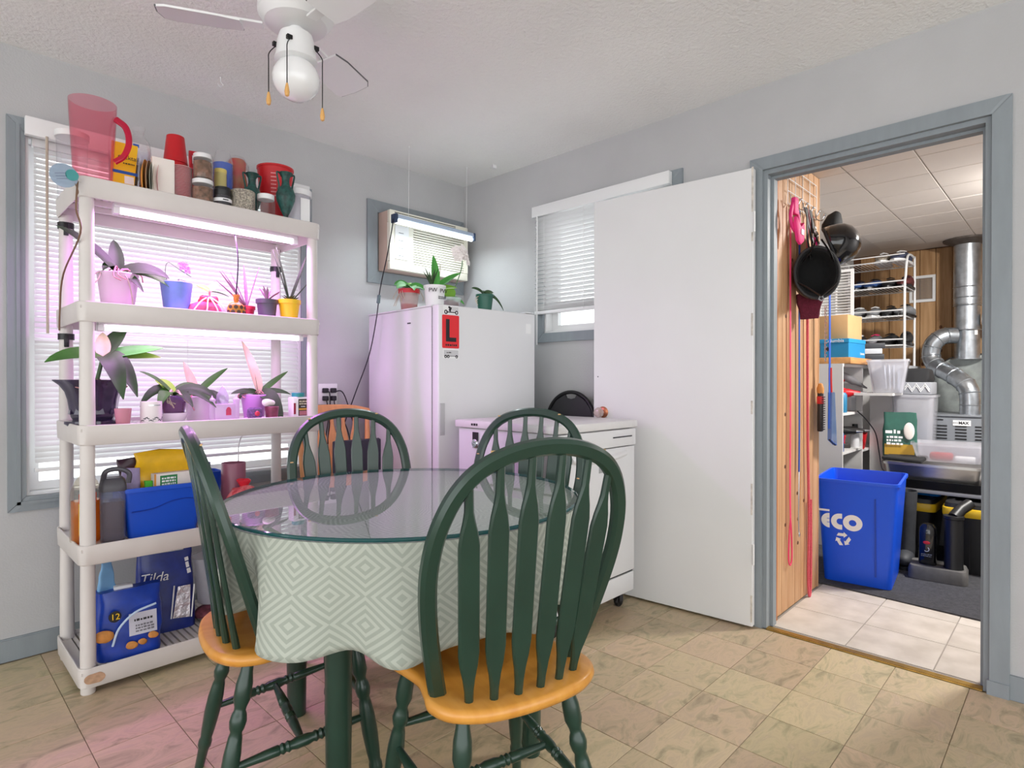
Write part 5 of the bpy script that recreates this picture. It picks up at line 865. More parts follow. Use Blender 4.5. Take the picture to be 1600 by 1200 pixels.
one('onion_bag', rough_up(ball(.075, (0, 0, .029), (1.25, .9, .38), 20, 12), .007, 30, 5), mat('net_maroon', (120, 60, 74), .7, var=.5, vs=50), 'dark red net of onions under the white bucket', 'bag', (.96, 2.72, D5))
# ------------------------------------------------------------------ utility room behind the doorway
UX0, UX1, UY0, UY1, UH = WB + .12, 5.92, -1.0, 1.47, 2.2
struct(obj('wall_utility_left', box(UX0, UX1 + .1, UY1, UY1 + .1, -.12, UH + .1), 'wall_paint', smooth=0))
struct(obj('wall_utility_right', box(UX0, UX1 + .1, UY0 - .1, UY0, -.12, UH + .1), 'wall_paint', smooth=0))
wb_ = struct(obj('wall_utility_back', box(UX1, UX1 + .1, UY0, UY1, -.12, UH + .1), 'knot', smooth=0))
# pine planks on the back wall
pk = None; y = UY0 + .003; pw_ = .1095
pg = box(0, .014, .0015, pw_ - .0015, 0, UH - .002, .003, 1)
while y + pw_ < UY1:
    if pk is None: pk = obj('plank', pg, 'panel_pine', wb_, smooth=0, loc=(UX1 - .0145, y, 0))
    else: clone(pk, wb_, (UX1 - .0145, y, 0))
    y += pw_
for i, (yy, zz) in enumerate(((.83, 1.55), (.83, 1.36), (.72, 1.8), (.44, 1.72), (.95, 1.25), (.40, 1.1), (.98, 1.02), (.72, 1.0), (1.05, .8))): obj('knot', xf(lathe([(0, 0), (.011, 0), (.009, .0012), (0, .0015)], 10), (UX1 - .0147, yy, zz), (0, -90, 0), (1.5, 1, 1)), 'knot', wb_)
# ceiling boards
uc = struct(obj('ceiling_utility', box(UX0, UX1, UY0, UY1, UH + .006, UH + .1), mat('seam_brown', (214, 206, 198), .8), smooth=0)); mat('ceiling_board', (226, 218, 210), .6, var=.04, vs=3, rnd=.02)
cg = box(.0025, .3135 - .0025, .0025, .3135 - .0025, 0, .006, .002, 1); c0 = None
for i in range(10):
    for j in range(8):
        x, y = UX0 + .32 * i * .97, -1.0 + .3135 * j + .007
        x = UX0 + .3135 * i
        if x + .31 > UX1 or y + .3135 > UY1: continue
        if c0 is None: c0 = obj('ceiling_tile', cg, 'ceiling_board', uc, smooth=0, loc=(x, y, UH))
        else: clone(c0, uc, (x, y, UH))
# floor: pale tiles, then a dark rug
uf = struct(obj('floor_utility', box(WB + .0201, UX1, UY0, UY1, -.12, -.003), 'tile_grout', smooth=0))
tg2 = box(.002, .303, .002, .303, -.003, .0, .0008, 1); t2 = None
for i in range(3):
    for j in range(7):
        x, y = 2.75 + .305 * i, 1.015 - .305 * (j + 1)
        if t2 is None: t2 = obj('tile', tg2, 'utility_tile', uf, smooth=0, loc=(x, y, 0))
        else: clone(t2, uf, (x, y, 0))
one('rug', rough_up(prism([(3.50, 1.46), (3.50, 1.05), (3.485, .72), (3.46, .3), (3.44, -.2), (3.44, -.95), (5.0, -.95), (5.0, 1.46)], .0002, .008), .003, 3, 2), mat('rug_grey', (66, 66, 70), .95, var=.3, vs=60, bump=.6, bs=200), 'dark grey rug in the utility room', 'rug', (0, 0, 0), 0, 0)
# lamp of the utility room, above the doorway wall
ul_ = thing('ceiling_lamp', 'round flush ceiling lamp inside the utility room', 'lamp', (4.15, -.25, 0)); obj('shade', lathe([(0, UH - .075), (.10, UH - .07), (.14, UH - .04), (.145, UH - .012), (0, UH - .012)], 24), mat('lamp_shade', (255, 246, 232), .5, emit=3.0), ul_); obj('canopy', lathe([(0, UH - .012), (.15, UH - .012), (.15, UH - .0005), (0, UH - .0005)], 24), 'white_plastic', ul_)
area('ceiling_lamp_light', (4.15, -.25, UH - .08), (0, 0, 0), .26, .26, 18, (1.0, .975, .94)); area('ceiling_lamp_extra', (4.15, -.08, UH - .05), (70, 0, 0), .2, .04, 9, (1.0, .975, .94))  # second light is an extra, added to throw the lamp's light sideways
# pine partition beside the doorway 
pt = struct(obj('wall_partition', box(UX0 + .03, 3.428, 1.034, 1.12, -.0, UH - .001), 'knot', smooth=0))
xs = [UX0 + .012, 2.90, 2.985, 3.075, 3.165, 3.26, 3.345, 3.43]
for a, b in zip(xs, xs[1:]): obj('plank', box(a + .0012, b - .0012, 1.020, 1.034, .004, UH - .003, .003, 1), 'pine', pt, smooth=0)
obj('end_plank', box(3.4285, 3.442, 1.018, 1.122, .002, UH - .003, .002, 1), 'pine', pt, smooth=0)
for x, z in ((2.945, 1.42), (2.94, .95), (2.94, .70), (2.945, .42), (3.11, .55), (3.12, .42), (3.205, .5), (3.31, .36), (3.31, .34), (3.03, 1.7), (3.12, .30)): obj('knot', xf(lathe([(0, 0), (.010, 0), (.008, .0012), (0, .0015)], 8), (x, 1.0199, z), (90, 0, 0), (1, 1, 1.5)), 'knot', pt)
obj('corner_trim', box(UX0 + .0005, UX0 + .012, 1.012, 1.03, 0, UH - .002), mat('pine_dark', (186, 110, 50), .5), pt, smooth=0)
# wire hook rack
hr = thing('hook_rack', 'white wire hook rack high on the pine partition', 'rack', (0, 0, 0)); W_ = lambda a, b, r=.0022: tube([a, b], r, 5); hy = 1.008
obj('grid', join(*[W_((2.93 + .105 * k, hy, 1.955), (2.93 + .105 * k, hy, 2.135)) for k in range(5)], *[W_((2.93, hy, 1.955 + .06 * k), (3.35, hy, 1.955 + .06 * k)) for k in range(4)], W_((2.93, hy, 2.135), (2.93, 1.0185, 2.14)), W_((3.35, hy, 2.135), (3.35, 1.0185, 2.14))), 'white_plastic', hr)
for k in range(5):
    x = 2.955 + .09 * k; h_ = obj('hook', tube(cr([(x, hy - .003, 2.0), (x, hy - .01, 1.955), (x, hy - .035, 1.94), (x, hy - .05, 1.962)], 4), .0028, 6), 'chrome', hr); obj('knob', ball(.006, (x, hy - .051, 1.966)), 'chrome', h_)
# things hanging from the rack
p = thing('pink_harness', 'hot pink padded pet harness hanging from the hook rack', 'harness', (2.885, .962, 0)); PH = mat('pink_fabric', (226, 34, 120), .6, var=.12, vs=30)
obj('strap_loop', sweep(cr([(-.022, 0, 1.93), (-.06, -.004, 1.87), (-.055, -.008, 1.82), (0, -.01, 1.80), (.045, -.008, 1.83), (.03, -.004, 1.89), (.01, 0, 1.935)], 4), chsec(.022, .012, .3), (0, 1, 0)), PH, p); obj('chest_pad', rough_up(xf(prism([(-.05, .06), (-.055, .03), (-.02, -.045), (.01, -.06), (.045, -.04), (.06, .02), (.05, .05), (0, .02)], -.01, .01, .12), (0, -.02, 1.80), (90, 0, 0)), .003, 30), PH, p); obj('patch', box(-.004, .026, -.034, -.0315, 1.785, 1.81), 'print_white', p, smooth=0); obj('pink_puff', rough_up(box(-.026, .022, -.014, .008, 1.88, 1.96, .008), .006, 30, 3), PH, p)
p = thing('black_harness', 'tangle of black straps and clips hanging beside the pink harness', 'harness', (3.09, .955, 0)); 
for x, s in ((-.05, .02), (-.02, -.03), (.015, .03), (.04, -.01)): obj('strap', sweep(cr([(x, .01, 1.95), (x + s, 0, 1.87), (x + s * 1.8, -.01, 1.78), (x + s * .6, -.015, 1.70)], 4), chsec(.02, .004, .2), (0, 1, 0)), 'black_plastic', p)
obj('clip', join(*[tube(cr([(x, -.02, z), (x + .012, -.022, z - .02), (x, -.022, z - .045), (x - .01, -.022, z - .02), (x, -.02, z)], 3), .0025, 6) for x, z in ((.0, 1.86), (.03, 1.84), (.05, 1.80), (-.03, 1.82))]), 'chrome', p); obj('red_strap', sweep(cr([(.0, .012, 1.95), (.02, .008, 1.89), (.035, .006, 1.84)], 4), chsec(.018, .005, .2), (0, 1, 0)), mat('maroon_strap', (120, 30, 44), .6), p); obj('pink_piping', tube(cr([(-.03, -.026, 1.80), (.0, -.03, 1.76), (.05, -.03, 1.735), (.09, -.03, 1.72), (.03, -.03, 1.715)], 5), .004, 6), PH, p)
def helmet(label, loc, rot, strap=True):
    t = thing('helmet', label, 'helmet', loc); t.rotation_euler = [R(a) for a in rot]; n = 28
    def ringz(s, z, ins=0): return [(s * .125 * math.cos(2 * PI * i / n), s * .098 * math.sin(2 * PI * i / n), z) for i in range(n)]
    prof = [(1.0, 0), (1.04, .01), (1.03, .03), (.97, .06), (.85, .09), (.62, .115), (.33, .128), (.02, .132)]
    obj('shell', rings([ringz(s, z) for s, z in prof] , False, True), mat('helmet_black', (20, 20, 22), .12, coat=.6), t); obj('liner', rings([ringz(s, z) for s, z in [(1.0, 0), (.86, -.002), (.82, .01), (.78, .05), (.6, .085), (.3, .1), (.02, .104)]], False, True), mat('helmet_liner', (14, 14, 15), .9, bump=.3, bs=60), t)
    obj('rim', tube([(1.0 * .125 * math.cos(2 * PI * i / 32), .098 * math.sin(2 * PI * i / 32), .0) for i in range(33)], .007, 8), mat('rim_rubber', (40, 40, 42), .6), t)
    return t
h2 = helmet('black helmet hanging with its padded inside towards the doorway', (3.02, .905, 1.625), (-14, 97, 18))
for q in ([(.05, -.085, .0), (.08, -.06, -.025), (.125, -.01, -.03)], [(.05, .085, .0), (.08, .05, -.025), (.125, -.01, -.03)], [(-.05, -.075, .0), (-.10, -.05, -.012), (-.16, -.02, -.0)], [(-.05, .06, .0), (-.10, .03, -.012), (-.17, .0, 0)]): obj('chin_strap', tube(cr(q, 4), .009, 6, .35), 'black_plastic', h2); obj('buckle', xf(lathe([(.008, 0), (.014, 0), (.014, .003), (.008, .003), (.008, 0)], 5), (.135, -.01, -.032)), 'chrome', h2)
helmet('glossy black helmet hanging dome-outwards above the other helmet', (3.22, .90, 1.775), (70, 0, 12))
one('baseball_cap', rough_up(xf(rings([[(.06 * s * math.cos(2 * PI * i / 18), .045 * s * math.sin(2 * PI * i / 18), z) for i in range(18)] for s, z in ((.9, 0), (1, .02), (.85, .07), (.4, .11))]), rot=(10, 30, 0)), .004, 30), mat('cap_black', (26, 26, 28), .8), 'soft black cap at the right end of the hook rack', 'cap', (3.36, .945, 1.89))
one('beanie', rough_up(xf(bag(.12, .05, .12, .02, .7, .1, 21, amp=.004), rot=(180, 0, 0), loc=(0, 0, .12)), .003, 40), mat('beanie_maroon', (98, 22, 46), .9, var=.2, vs=60, bump=.5, bs=120), 'maroon knitted hat hanging below the helmet', 'hat', (3.10, .962, 1.415), -62)
def strapthing(name, label, pts, w, m, extra=None): 
    t = thing(name, label, 'leash', (0, 0, 0)); obj('strap', sweep(cr(pts, 6), chsec(w, .003, .2), (0, 1, 0)), m, t); return t
t = strapthing('pink_leash', 'flat pink dog leash hanging to a loop near the floor', [(2.965, 1.006, 1.95), (2.965, 1.006, 1.5), (2.97, 1.006, 1.0), (2.968, 1.006, .62), (2.972, 1.005, .44)], .016, mat('leash_pink', (236, 62, 110), .6)); obj('loop', tube(cr([(2.972, 1.005, .45), (2.955, 1.004, .38), (2.945, 1.004, .27), (2.965, 1.004, .225), (2.99, 1.004, .26), (2.982, 1.004, .38), (2.972, 1.005, .45)], 5), .0035, 6), 'leash_pink', t)
mat('leash_blue', (22, 72, 160), .6); t = strapthing('blue_leash', 'flat blue leash hanging in the middle of the pine partition', [(3.09, 1.006, 1.95), (3.09, 1.006, 1.4), (3.095, 1.006, .9), (3.092, 1.006, .66)], .018, 'leash_blue'); obj('clip', tube([(3.092, 1.006, .66), (3.085, 1.006, .45), (3.09, 1.006, .36)], .003, 6), 'chrome', t); obj('snap', ball(.010, (3.09, 1.004, .35), (.7, .5, 1.4)), 'chrome', t)
t = thing('rope_leash', 'coral red rope leash looping down to the floor at the partition edge', 'leash', (0, 0, 0)); mat('rope_red', (226, 92, 108), .8, bump=.8, bs=200); obj('rope', tube(cr([(3.20, 1.004, 1.95), (3.205, 1.004, 1.3), (3.215, 1.004, .8), (3.235, 1.003, .4), (3.225, 1.003, .12), (3.235, 1.002, .015), (3.255, 1.002, .03), (3.262, 1.002, .2), (3.258, 1.002, .5)], 7), .0065, 8), 'rope_red', t)
mat('leash_blue2', (28, 84, 188), .5); strapthing('blue_webbing', 'wide blue webbing strap hanging past the partition corner', [(3.395, .955, 1.66), (3.40, .955, 1.2), (3.395, .955, .86)], .028, 'leash_blue2')
t = thing('metal_chain', 'silver twisted chain collar hanging below the helmets', 'chain', (0, 0, 0)); obj('chain', join(*[xf(lathe([(.004, -.0012), (.0065, -.0012), (.0065, .0012), (.004, .0012), (.004, -.0012)], 8), (3.36 + (.005 if k % 2 else -.005), .965, 1.235 + .0105 * k), (90, 0, 90 * (k % 2))) for k in range(26)]), 'chrome', t); obj('ring', tube([(3.36 + .012 * math.cos(R(a)), .965, 1.225 + .012 * math.sin(R(a))) for a in range(0, 361, 30)], .002, 6), 'chrome', t); t['kind'] = 'stuff'; del t['kind']
t = thing('bristle_brush', 'black bristle brush with a wooden top hanging at the partition edge', 'brush', (3.35, .985, 0)); obj('back', box(-.016, .016, -.012, .012, .845, 1.05, .006), 'black_plastic', t); obj('bristles', join(*[box(-.020 + .0, .020, -.018, -.012, .855 + .012 * k, .860 + .012 * k) for k in range(15)]), 'ink', t, smooth=0); obj('wood_cap', lathe([(0, 1.04), (.016, 1.045), (.018, 1.07), (.010, 1.095), (0, 1.10)], 14), mat('cap_wood', (206, 140, 70), .5), t); obj('red_band', box(-.018, .018, -.0125, .0125, .99, 1.03, .002), 'red_plastic', t)
t = thing('dustpan', 'clear blue and red dustpan hanging beside the brush', 'dustpan', (3.44, .955, 0)); obj('pan', rings([[(x, y, z) for x, y, z in ((-.045, -.012, .80), (.05, -.012, .765), (.01, -.012, 1.05), (-.04, -.012, 1.05))], [(x, y, z) for x, y, z in ((-.045, .008, .80), (.05, .008, .765), (.01, .008, 1.05), (-.04, .008, 1.05))]]), clear('pan_blue', (200, 214, 232), .6, (120, 150, 196), .1), t, smooth=0); obj('rubber_edge', tube([(-.047, -.002, .80), (.052, -.002, .763), (.012, -.002, 1.05)], .005, 6), 'black_plastic', t); obj('red_grip', tube([(-.02, 0, 1.04), (-.03, 0, 1.12), (-.03, 0, 1.18)], .009, 8), 'red_plastic', t)
# blue recycling box
rb = thing('recycling_box', 'blue recycling box with white ECO lettering on the dark rug', 'recycling box', (3.80, .895, .0085), 6); obj('tub', rtub(.42, .32, .50, .385, .565, .03, .004, lip=.008), mat('recycle_blue', (14, 84, 226), .35), rb)
obj('groove_shade', join(*[xf(box(-.0015, .0015, -.004, .004, .06, .48), (-.2125 - .002, -.09 + 0, 0), (0, -4.1, 0))]), mat('recycle_shadow', (10, 62, 180), .4), rb, smooth=0)  # strip of darkened bin blue paints the shade of a groove
fz2 = lambda z: -.2115 - .040 * z / .565
def arcpts(r, a0, a1, n, c=(0, 0), sx=1.0): return [(c[0] + sx * r * math.cos(R(a0 + (a1 - a0) * k / n)), c[1] + r * math.sin(R(a0 + (a1 - a0) * k / n))) for k in range(n + 1)]
def ringpoly(ro, ri, a0, a1, n, c=(0, 0), sx=1.0):
    o, i = arcpts(ro, a0, a1, n, c, sx), arcpts(ri, a0, a1, n, c, sx); V = [(x, y, z) for z in (0, .0012) for x, y in o + i]; m = n + 1; k = 2 * m; F = []
    for j in range(n): F += [[j, j + 1, m + j + 1, m + j], [k + j, k + m + j, k + m + j + 1, k + j + 1], [j, k + j, k + j + 1, j + 1], [m + j, m + j + 1, k + m + j + 1, k + m + j]]
    return V, F
onbin = lambda g, z, y: xf(g, (fz2(z) - .0002, y, z), (94, 0, -90))
lt = obj('letter', onbin(prism(arcpts(.041, 90, 270, 14, (.041, 0)), 0, .0012), .335, .167), 'print_white', rb, smooth=0)
obj('letter_slit', onbin(join(box(.028, .042, .009, .012, .0012, .0016), box(.028, .042, -.012, -.009, .0012, .0016)), .335, .167), 'recycle_blue', lt, smooth=0)
obj('letter', onbin(join(ringpoly(.044, .017, 90, 270, 16, (.092, 0)), box(.092, .102, .017, .044, 0, .0012), box(.092, .102, -.044, -.017, 0, .0012)), .335, .167), 'print_white', rb, smooth=0)
obj('letter', onbin(ringpoly(.044, .017, 0, 360, 32, (.152, 0), 1.05), .335, .167), 'print_white', rb, smooth=0)
obj('accent_bar', onbin(box(-.03, .041, .050, .061, 0, .0012), .335, .167), 'print_white', rb, smooth=0)
ar = []
for k in range(3):
    a = 120 * k; ar.append(xf(join(prism([(-.030, .016), (.004, .016), (.004, .008), (.022, .024), (.004, .040), (.004, .032), (-.022, .032)], 0, .0012)), rot=(0, 0, -a), loc=(.0, .0, 0)))
for g_ in ar: obj('recycling_arrow', xf(g_, (fz2(.245) - .0005, .062, .240), (94, 0, -90), 1.0), 'print_white', rb, smooth=0)
obj('card_scrap', xf(box(-.10, .10, -.002, .002, -.08, .08), (-.09, .02, .48), (70, 12, -62)), mat('scrap_card', (206, 190, 172), .8), rb, smooth=0)
# boots, boot dryer, bottle
for k, (x, y, lb) in enumerate(((4.225, .865, 'dark rubber boot behind the recycling box, nearer the shelves'), (4.225, .755, 'dark rubber boot standing next to the boot dryer'))):
    t = thing('rubber_boot', lb, 'boot', (x, y, .0085), 180 + 4 * k, 'rubber boots'); obj('shaft', rings([[(cx_ + r * 1.15 * math.cos(2 * PI * i / 18), r * .85 * math.sin(2 * PI * i / 18), z) for i in range(18)] for r, z, cx_ in ((.045, .03, .02), (.05, .08, .01), (.048, .16, 0), (.052, .26, 0), (.057, .38, -.005), (.06, .44, -.01), (.055, .44, -.01), (.05, .30, 0))]), mat('boot_grey', (58, 60, 64), .6, var=.2, vs=30), t); obj('foot', rough_up(ball(.055, (.07, 0, .05), (1.9, .85, .85), 18, 12), .002, 30), 'boot_grey', t); obj('sole', xf(prism(rrect(.25, .09, .04), 0, .018), (.05, 0, 0)), 'black_plastic', t)
bd = thing('boot_dryer', 'black boot dryer with an upright tube on a grey base', 'boot dryer', (4.04, .575, .0085), 6); obj('base', rings([[(x * s, y * s, z) for x, y in rrect(.20, .27, .03)] for s, z in ((1, 0), (1, .05), (.93, .07))]), mat('dryer_grey', (98, 96, 94), .6, var=.15, vs=30), bd); obj('dryer_tube', lathe([(0, .07), (.046, .07), (.044, .085), (.044, .34), (.048, .345), (.048, .36), (0, .362)], 22, (-.02, -.07)), 'black_plastic', bd); obj('angled_nozzle', tube([(-.02, -.07, .35), (.03, -.10, .39), (.07, -.14, .42)], .03, 12), 'black_plastic', bd)
sb_ = thing('spray_bottle', 'glossy black bottle with a red emblem on the boot dryer base', 'bottle', (4.03, .622, .0792)); obj('bottle', rings([[(x * s, y * s, z) for x, y in rrect(.075, .085, .03)] for s, z in ((.95, 0), (1, .01), (1, .17), (.93, .205), (.6, .225))]), mat('bottle_black', (18, 18, 20), .12, coat=.5), sb_); obj('emblem', xf(ball(.013, s=(.18, 1.3, .7)), (-.0375, .0, .125)), mat('emblem_red', (214, 30, 50), .4), sb_); small_print(.05, .02, 2, mat('print_dim', (120, 124, 128), .5), sb_, (-.0378, 0, .055), (0, 0, -90), 21); obj('emblem_swirl', xf(tube([(0, .012 * math.cos(R(a)), .012 * math.sin(R(a))) for a in range(120, 330, 20)], .0018, 5), (-.038, 0, .088)), 'print_white', sb_)
# black totes with yellow rims
def tote(label, x, y, w, d, h, rot=0, z=.0085):
    t = thing('storage_tote', label, 'tote', (x, y, z), rot, 'black storage totes'); obj('tub', rtub(w * .9, d * .9, w, d, h, .03, .005), mat('tote_black', (28, 28, 30), .5), t); YR = 'yellow_plastic'
    obj('lid_rim', rings([[(x_ * s, y_ * s, zz) for x_, y_ in rrect(w + .03, d + .03, .035)] for s, zz in ((1, h + .0005), (1.01, h + .01), (1.01, h + .045), (1, h + .05))]), YR, t); obj('lid', rings([[(x_ * s, y_ * s, zz) for x_, y_ in rrect(w + .02, d + .02, .035)] for s, zz in ((1, h + .0502), (.98, h + .075), (.85, h + .085), (.82, h + .075))]), 'tote_black', t)
    obj('latch', join(box(-w / 2 - .022, -w / 2 - .017, -.05, .05, h - .03, h + .055, .002)), 'tote_black', t); obj('mould_line', join(*[box(-w / 2 + .008 - .006, -w / 2 + .016 - .006, d * k - .002, d * k + .002, .03, h - .02) for k in (-.3, -.1, .1, .3)]), 'ink', t, smooth=0); return t
tote('black tote with a yellow rim at the right, nearest the doorway', 4.43, .30, .42, .55, .325, 3); tote('black tote with a yellow rim behind the boot dryer', 4.58, .86, .42, .42, .30, 0)
one('blue_tray', rtub(.20, .30, .23, .34, .035, .02, .003), mat('tray_blue', (20, 120, 206), .4), 'shallow blue tray on the lid of the rear tote', 'tray', (4.55, .78, .0085 + .386), 2)
# shelf board of trays
sh_ = thing('low_bench', 'plain grey bench carrying the steel tray', 'bench', (0, 0, 0)); mat('bench_grey', (170, 172, 176), .6); obj('board', box(4.31, 4.86, .02, .95, .430, .452, .003), 'bench_grey', sh_); obj('back_board', box(4.84, 4.858, .02, .95, .0085, .430), 'bench_grey', sh_, smooth=0)
for y in (.03, .942): obj('leg', box(4.815, 4.838, y - .008, y + .008, .0085, .430), 'bench_grey', sh_, smooth=0)
one('rubber_tray', rtub(.46, .52, .50, .56, .055, .03, .006), 'black_plastic', 'black rubber tray under the steel pan', 'tray', (4.55, .650, .4525))
one('steel_pan', rtub(.40, .46, .44, .505, .145, .035, .003, lip=.012), 'steel', 'large shiny steel pan on the bench', 'pan', (4.55, .655, .4590)); p = thing('clear_tray', 'clear shallow plastic box with a red item resting on the steel pan', 'box', (4.60, .600, .606), 4); obj('tub', rtub(.22, .32, .26, .37, .115, .03, .003, lip=.01), 'cloudy_plastic', p); obj('red_item', box(-.04, .03, -.02, .10, .006, .05, .012), mat('item_red', (190, 70, 70), .6), p); obj('paper', box(-.06, .05, -.13, -.03, .004, .03, .004), 'print_white', p)
one('black_cloth', rough_up(box(-.10, .10, -.12, .10, 0, .02, .008), .01, 20, 3), mat('cloth_black', (30, 30, 32), .9), 'black cloth lying over the steel pan edge', 'cloth', (4.45, .82, .607))
p = thing('pet_food_bag', 'green and gold pet food bag with a white dog picture', 'bag', (4.60, .865, .455 + .15 - .15 + .158), -80); obj('pouch', bag(.19, .09, .29, .012, .95, .08, 31, amp=.007), mat('bag_forest', (44, 92, 80), .4, var=.15, vs=20), p, smooth=60); obj('gold_base', box(-.085, .08, -.002, .002, .0, .07), mat('bag_gold', (186, 146, 44), .5), p, loc=(0, -.051, .012), rot=(-2, 0, 0)); obj('dog_picture', xf(ball(.04, s=(.75, .12, 1.4)), (.05, -.046, .17)), mat('dog_white', (232, 224, 218), .7), p); small_print(.09, .036, 1, 'print_white', p, (-.035, -.0545, .165), (-5, 0, 0), 22); small_print(.09, .065, 3, 'print_white', p, (-.028, -.0565, .108), (-3, 0, 0), 23)
p = thing('storage_bin', 'tall clear plastic bin standing behind the pet food bag', 'bin', (4.975, .840, .455), 0); obj('tub', rtub(.22, .20, .24, .235, .56, .03, .003, lip=.01), 'cloudy_plastic', p); obj('contents', rough_up(box(-.09, .09, -.08, .08, .01, .40, .02), .010, 14, 4), mat('bin_contents', (120, 128, 140), .8, var=.4, vs=10), p); one('bin_stand', box(-.12, .12, -.11, .11, 0, .445, .004), 'dark_grey', 'dark block under the tall clear bin', 'block', (4.975, .845, .0085))
p = thing('zigzag_box', 'grey zigzag-patterned fabric box on top of the clear bin', 'box', (4.975, .845, 1.017)); obj('body', box(-.11, .11, -.11, .11, 0, .085, .006), mat('grey_fabric', (150, 152, 158), .9), p); obj('zigzag', join(*[xf(tube([(0, -.10 + .025 * k, .02 + .04 * (k % 2)) for k in range(9)], .004, 5), (-.112, 0, off)) for off in (0, .014)]), 'print_white', p)
# white cabinet with tools
cb = thing('utility_cabinet', 'white open cabinet crammed with tools behind the recycling box', 'cabinet', (0, 0, 0)); mat('melamine', (214, 212, 210), .5); cx0, cx1, cy0, cy1, cz = 4.30, 5.30, 1.13, 1.462, 1.225
obj('side_panel', box(cx0, cx0 + .018, cy0, cy1, .0085, cz), 'melamine', cb, smooth=0); obj('side_panel', box(cx1 - .018, cx1, cy0, cy1, .0085, cz), 'melamine', cb, smooth=0); obj('divider', box(4.80, 4.818, cy0 + .004, cy1 - .014, .03, cz - .019), 'melamine', cb, smooth=0); obj('back_panel', box(cx0 + .018, cx1 - .018, cy1 - .012, cy1, .0085, cz), 'melamine', cb, smooth=0); obj('top_panel', box(cx0 + .018, cx1 - .018, cy0, cy1 - .012, cz - .018, cz), 'melamine', cb, smooth=0)
for z in (.03, .30, .62, .88): obj('shelf_board', box(cx0 + .019, 4.799, cy0 + .004, cy1 - .013, z, z + .016), 'melamine', cb, smooth=0)
obj('shelf_board', box(4.8185, cx1 - .0185, cy0 + .004, cy1 - .013, .60, .616), 'melamine', cb, smooth=0)
one('wood_slab', box(-.27, .27, -.20, .165, 0, .042, .004), mat('slab_wood', (190, 138, 84), .6, var=.2, vs=5, stretch=(1, 6, 6)), 'thick wooden board on top of the white cabinet', 'board', (4.60, 1.29, cz + .0005))
p = thing('shoe_box', 'bright blue shoe box on the wooden board', 'box', (4.57, 1.20, cz + .043), -4); obj('box', box(-.16, .16, -.09, .09, 0, .10, .002), mat('shoebox_blue', (24, 130, 184), .6), p, smooth=0); obj('lid', box(-.163, .163, -.093, .093, .1002, .128, .002), mat('shoebox_lid', (30, 142, 196), .6), p, smooth=0); text('Columbia', .032, 'print_white', p, (-.1645, 0, .114), SIDE); obj('finger_hole', xf(lathe([(0, 0), (.014, 0), (.014, .001), (0, .001)], 14), (-.1602, .045, .06), (0, -90, 0)), 'ink', p); text('Columbia', .022, 'print_white', p, (.10, -.0908, .03), FRONT)
one('cardboard_box', box(-.13, .13, -.095, .095, 0, .165, .003), mat('cardboard', (200, 160, 112), .8, var=.08, vs=6), 'plain cardboard box on top of the blue shoe box', 'box', (4.60, 1.225, cz + .1725), -5)
p = thing('stacked_books', 'stack of grey and black flat boxes beside the blue shoe box', 'boxes', (5.0, 1.16, cz + .0005), 14); [obj('flat_box', xf(box(-.15, .15, -.10, .10, 0, .038, .003), (0, 0, .040 * k), (0, 0, (-4, 5, 0, 7)[k])), mat('flat%d' % (k % 2), ((190, 194, 200), (46, 48, 54))[k % 2], .6), p) for k in range(4)]
p = thing('sloped_bin', 'clear plastic bin with papers on the cabinet corner', 'bin', (4.72, .955, 1.03), 8); obj('tub', rtub(.22, .17, .29, .235, .225, .02, .003, lip=.006), 'cloudy_plastic', p); obj('contents', join(*[xf(box(-.1, .1, -.004, .004, .01, .17), (0, -.06 + .035 * k, .0), (0, 12, 8 * k)) for k in range(4)]), mat('paper_grey', (186, 192, 204), .7), p, smooth=0)
one('white_stand', box(-.16, .16, -.095, .12, 0, .58, .003), 'melamine', 'white cabinet side carrying the clear paper bin', 'cabinet', (4.75, .975, .4525 - .0 + .0), 0) if False else None
w_ = thing('side_cabinet', 'narrow white cabinet unit under the clear paper bin', 'cabinet', (0, 0, 0)); obj('body', box(4.98, 5.18, .985, 1.128, .0085, 1.028, .002), 'melamine', w_, smooth=0); obj('shelf_arm', box(4.56, 4.888, .90, 1.128, 1.012, 1.0285), 'melamine', w_, smooth=0)
# tools, one by one
def tool_gun(label, loc, rot, c1_, c2_='black_plastic', s=1.0):
    t = thing('power_tool', label, 'power tool', loc); t.rotation_euler = [R(a) for a in rot]
    obj('motor_body', xf(lathe([(0, -.09), (.026, -.085), (.03, -.05), (.03, .03), (.02, .055), (.014, .10), (0, .102)], 14), rot=(0, 90, 0), loc=(0, 0, .13 * s), sc=s), c1_, t); obj('grip', tube([(-.04 * s, 0, .12 * s), (-.055 * s, 0, .05 * s), (-.05 * s, 0, .03 * s)], .017 * s, 10), c2_, t); obj('battery', xf(box(-.085, -.005, -.028, .028, 0, .035, .006), sc=s), c1_, t); obj('chuck', xf(tube([(.1, 0, .13), (.14, 0, .13)], [.012, .006], 10), sc=s), 'chrome', t); return t
tool_gun('red cordless drill on the upper cabinet shelf', (4.60, 1.20, .8965), (0, 0, -70), 'red_plastic'); tool_gun('grey and red power tool lying higher up in the cabinet', (4.72, 1.25, 1.02), (0, 30, -60), mat('tool_grey', (150, 150, 152), .5), 'red_plastic', .9); tool_gun('black cordless tool on the middle cabinet shelf', (4.50, 1.20, .6365), (0, 0, -80), 'black_plastic', 'dark_grey'); tool_gun('red-handled sander on the middle cabinet shelf', (4.67, 1.18, .6365), (0, 0, -50), mat('tool_dark', (50, 46, 46), .5), 'red_plastic', .95)
one('tool_riser', box(-.06, .06, -.05, .05, 0, .115, .004), 'bench_grey', 'small grey case under the raised power tool', 'case', (4.73, 1.22, .8965))
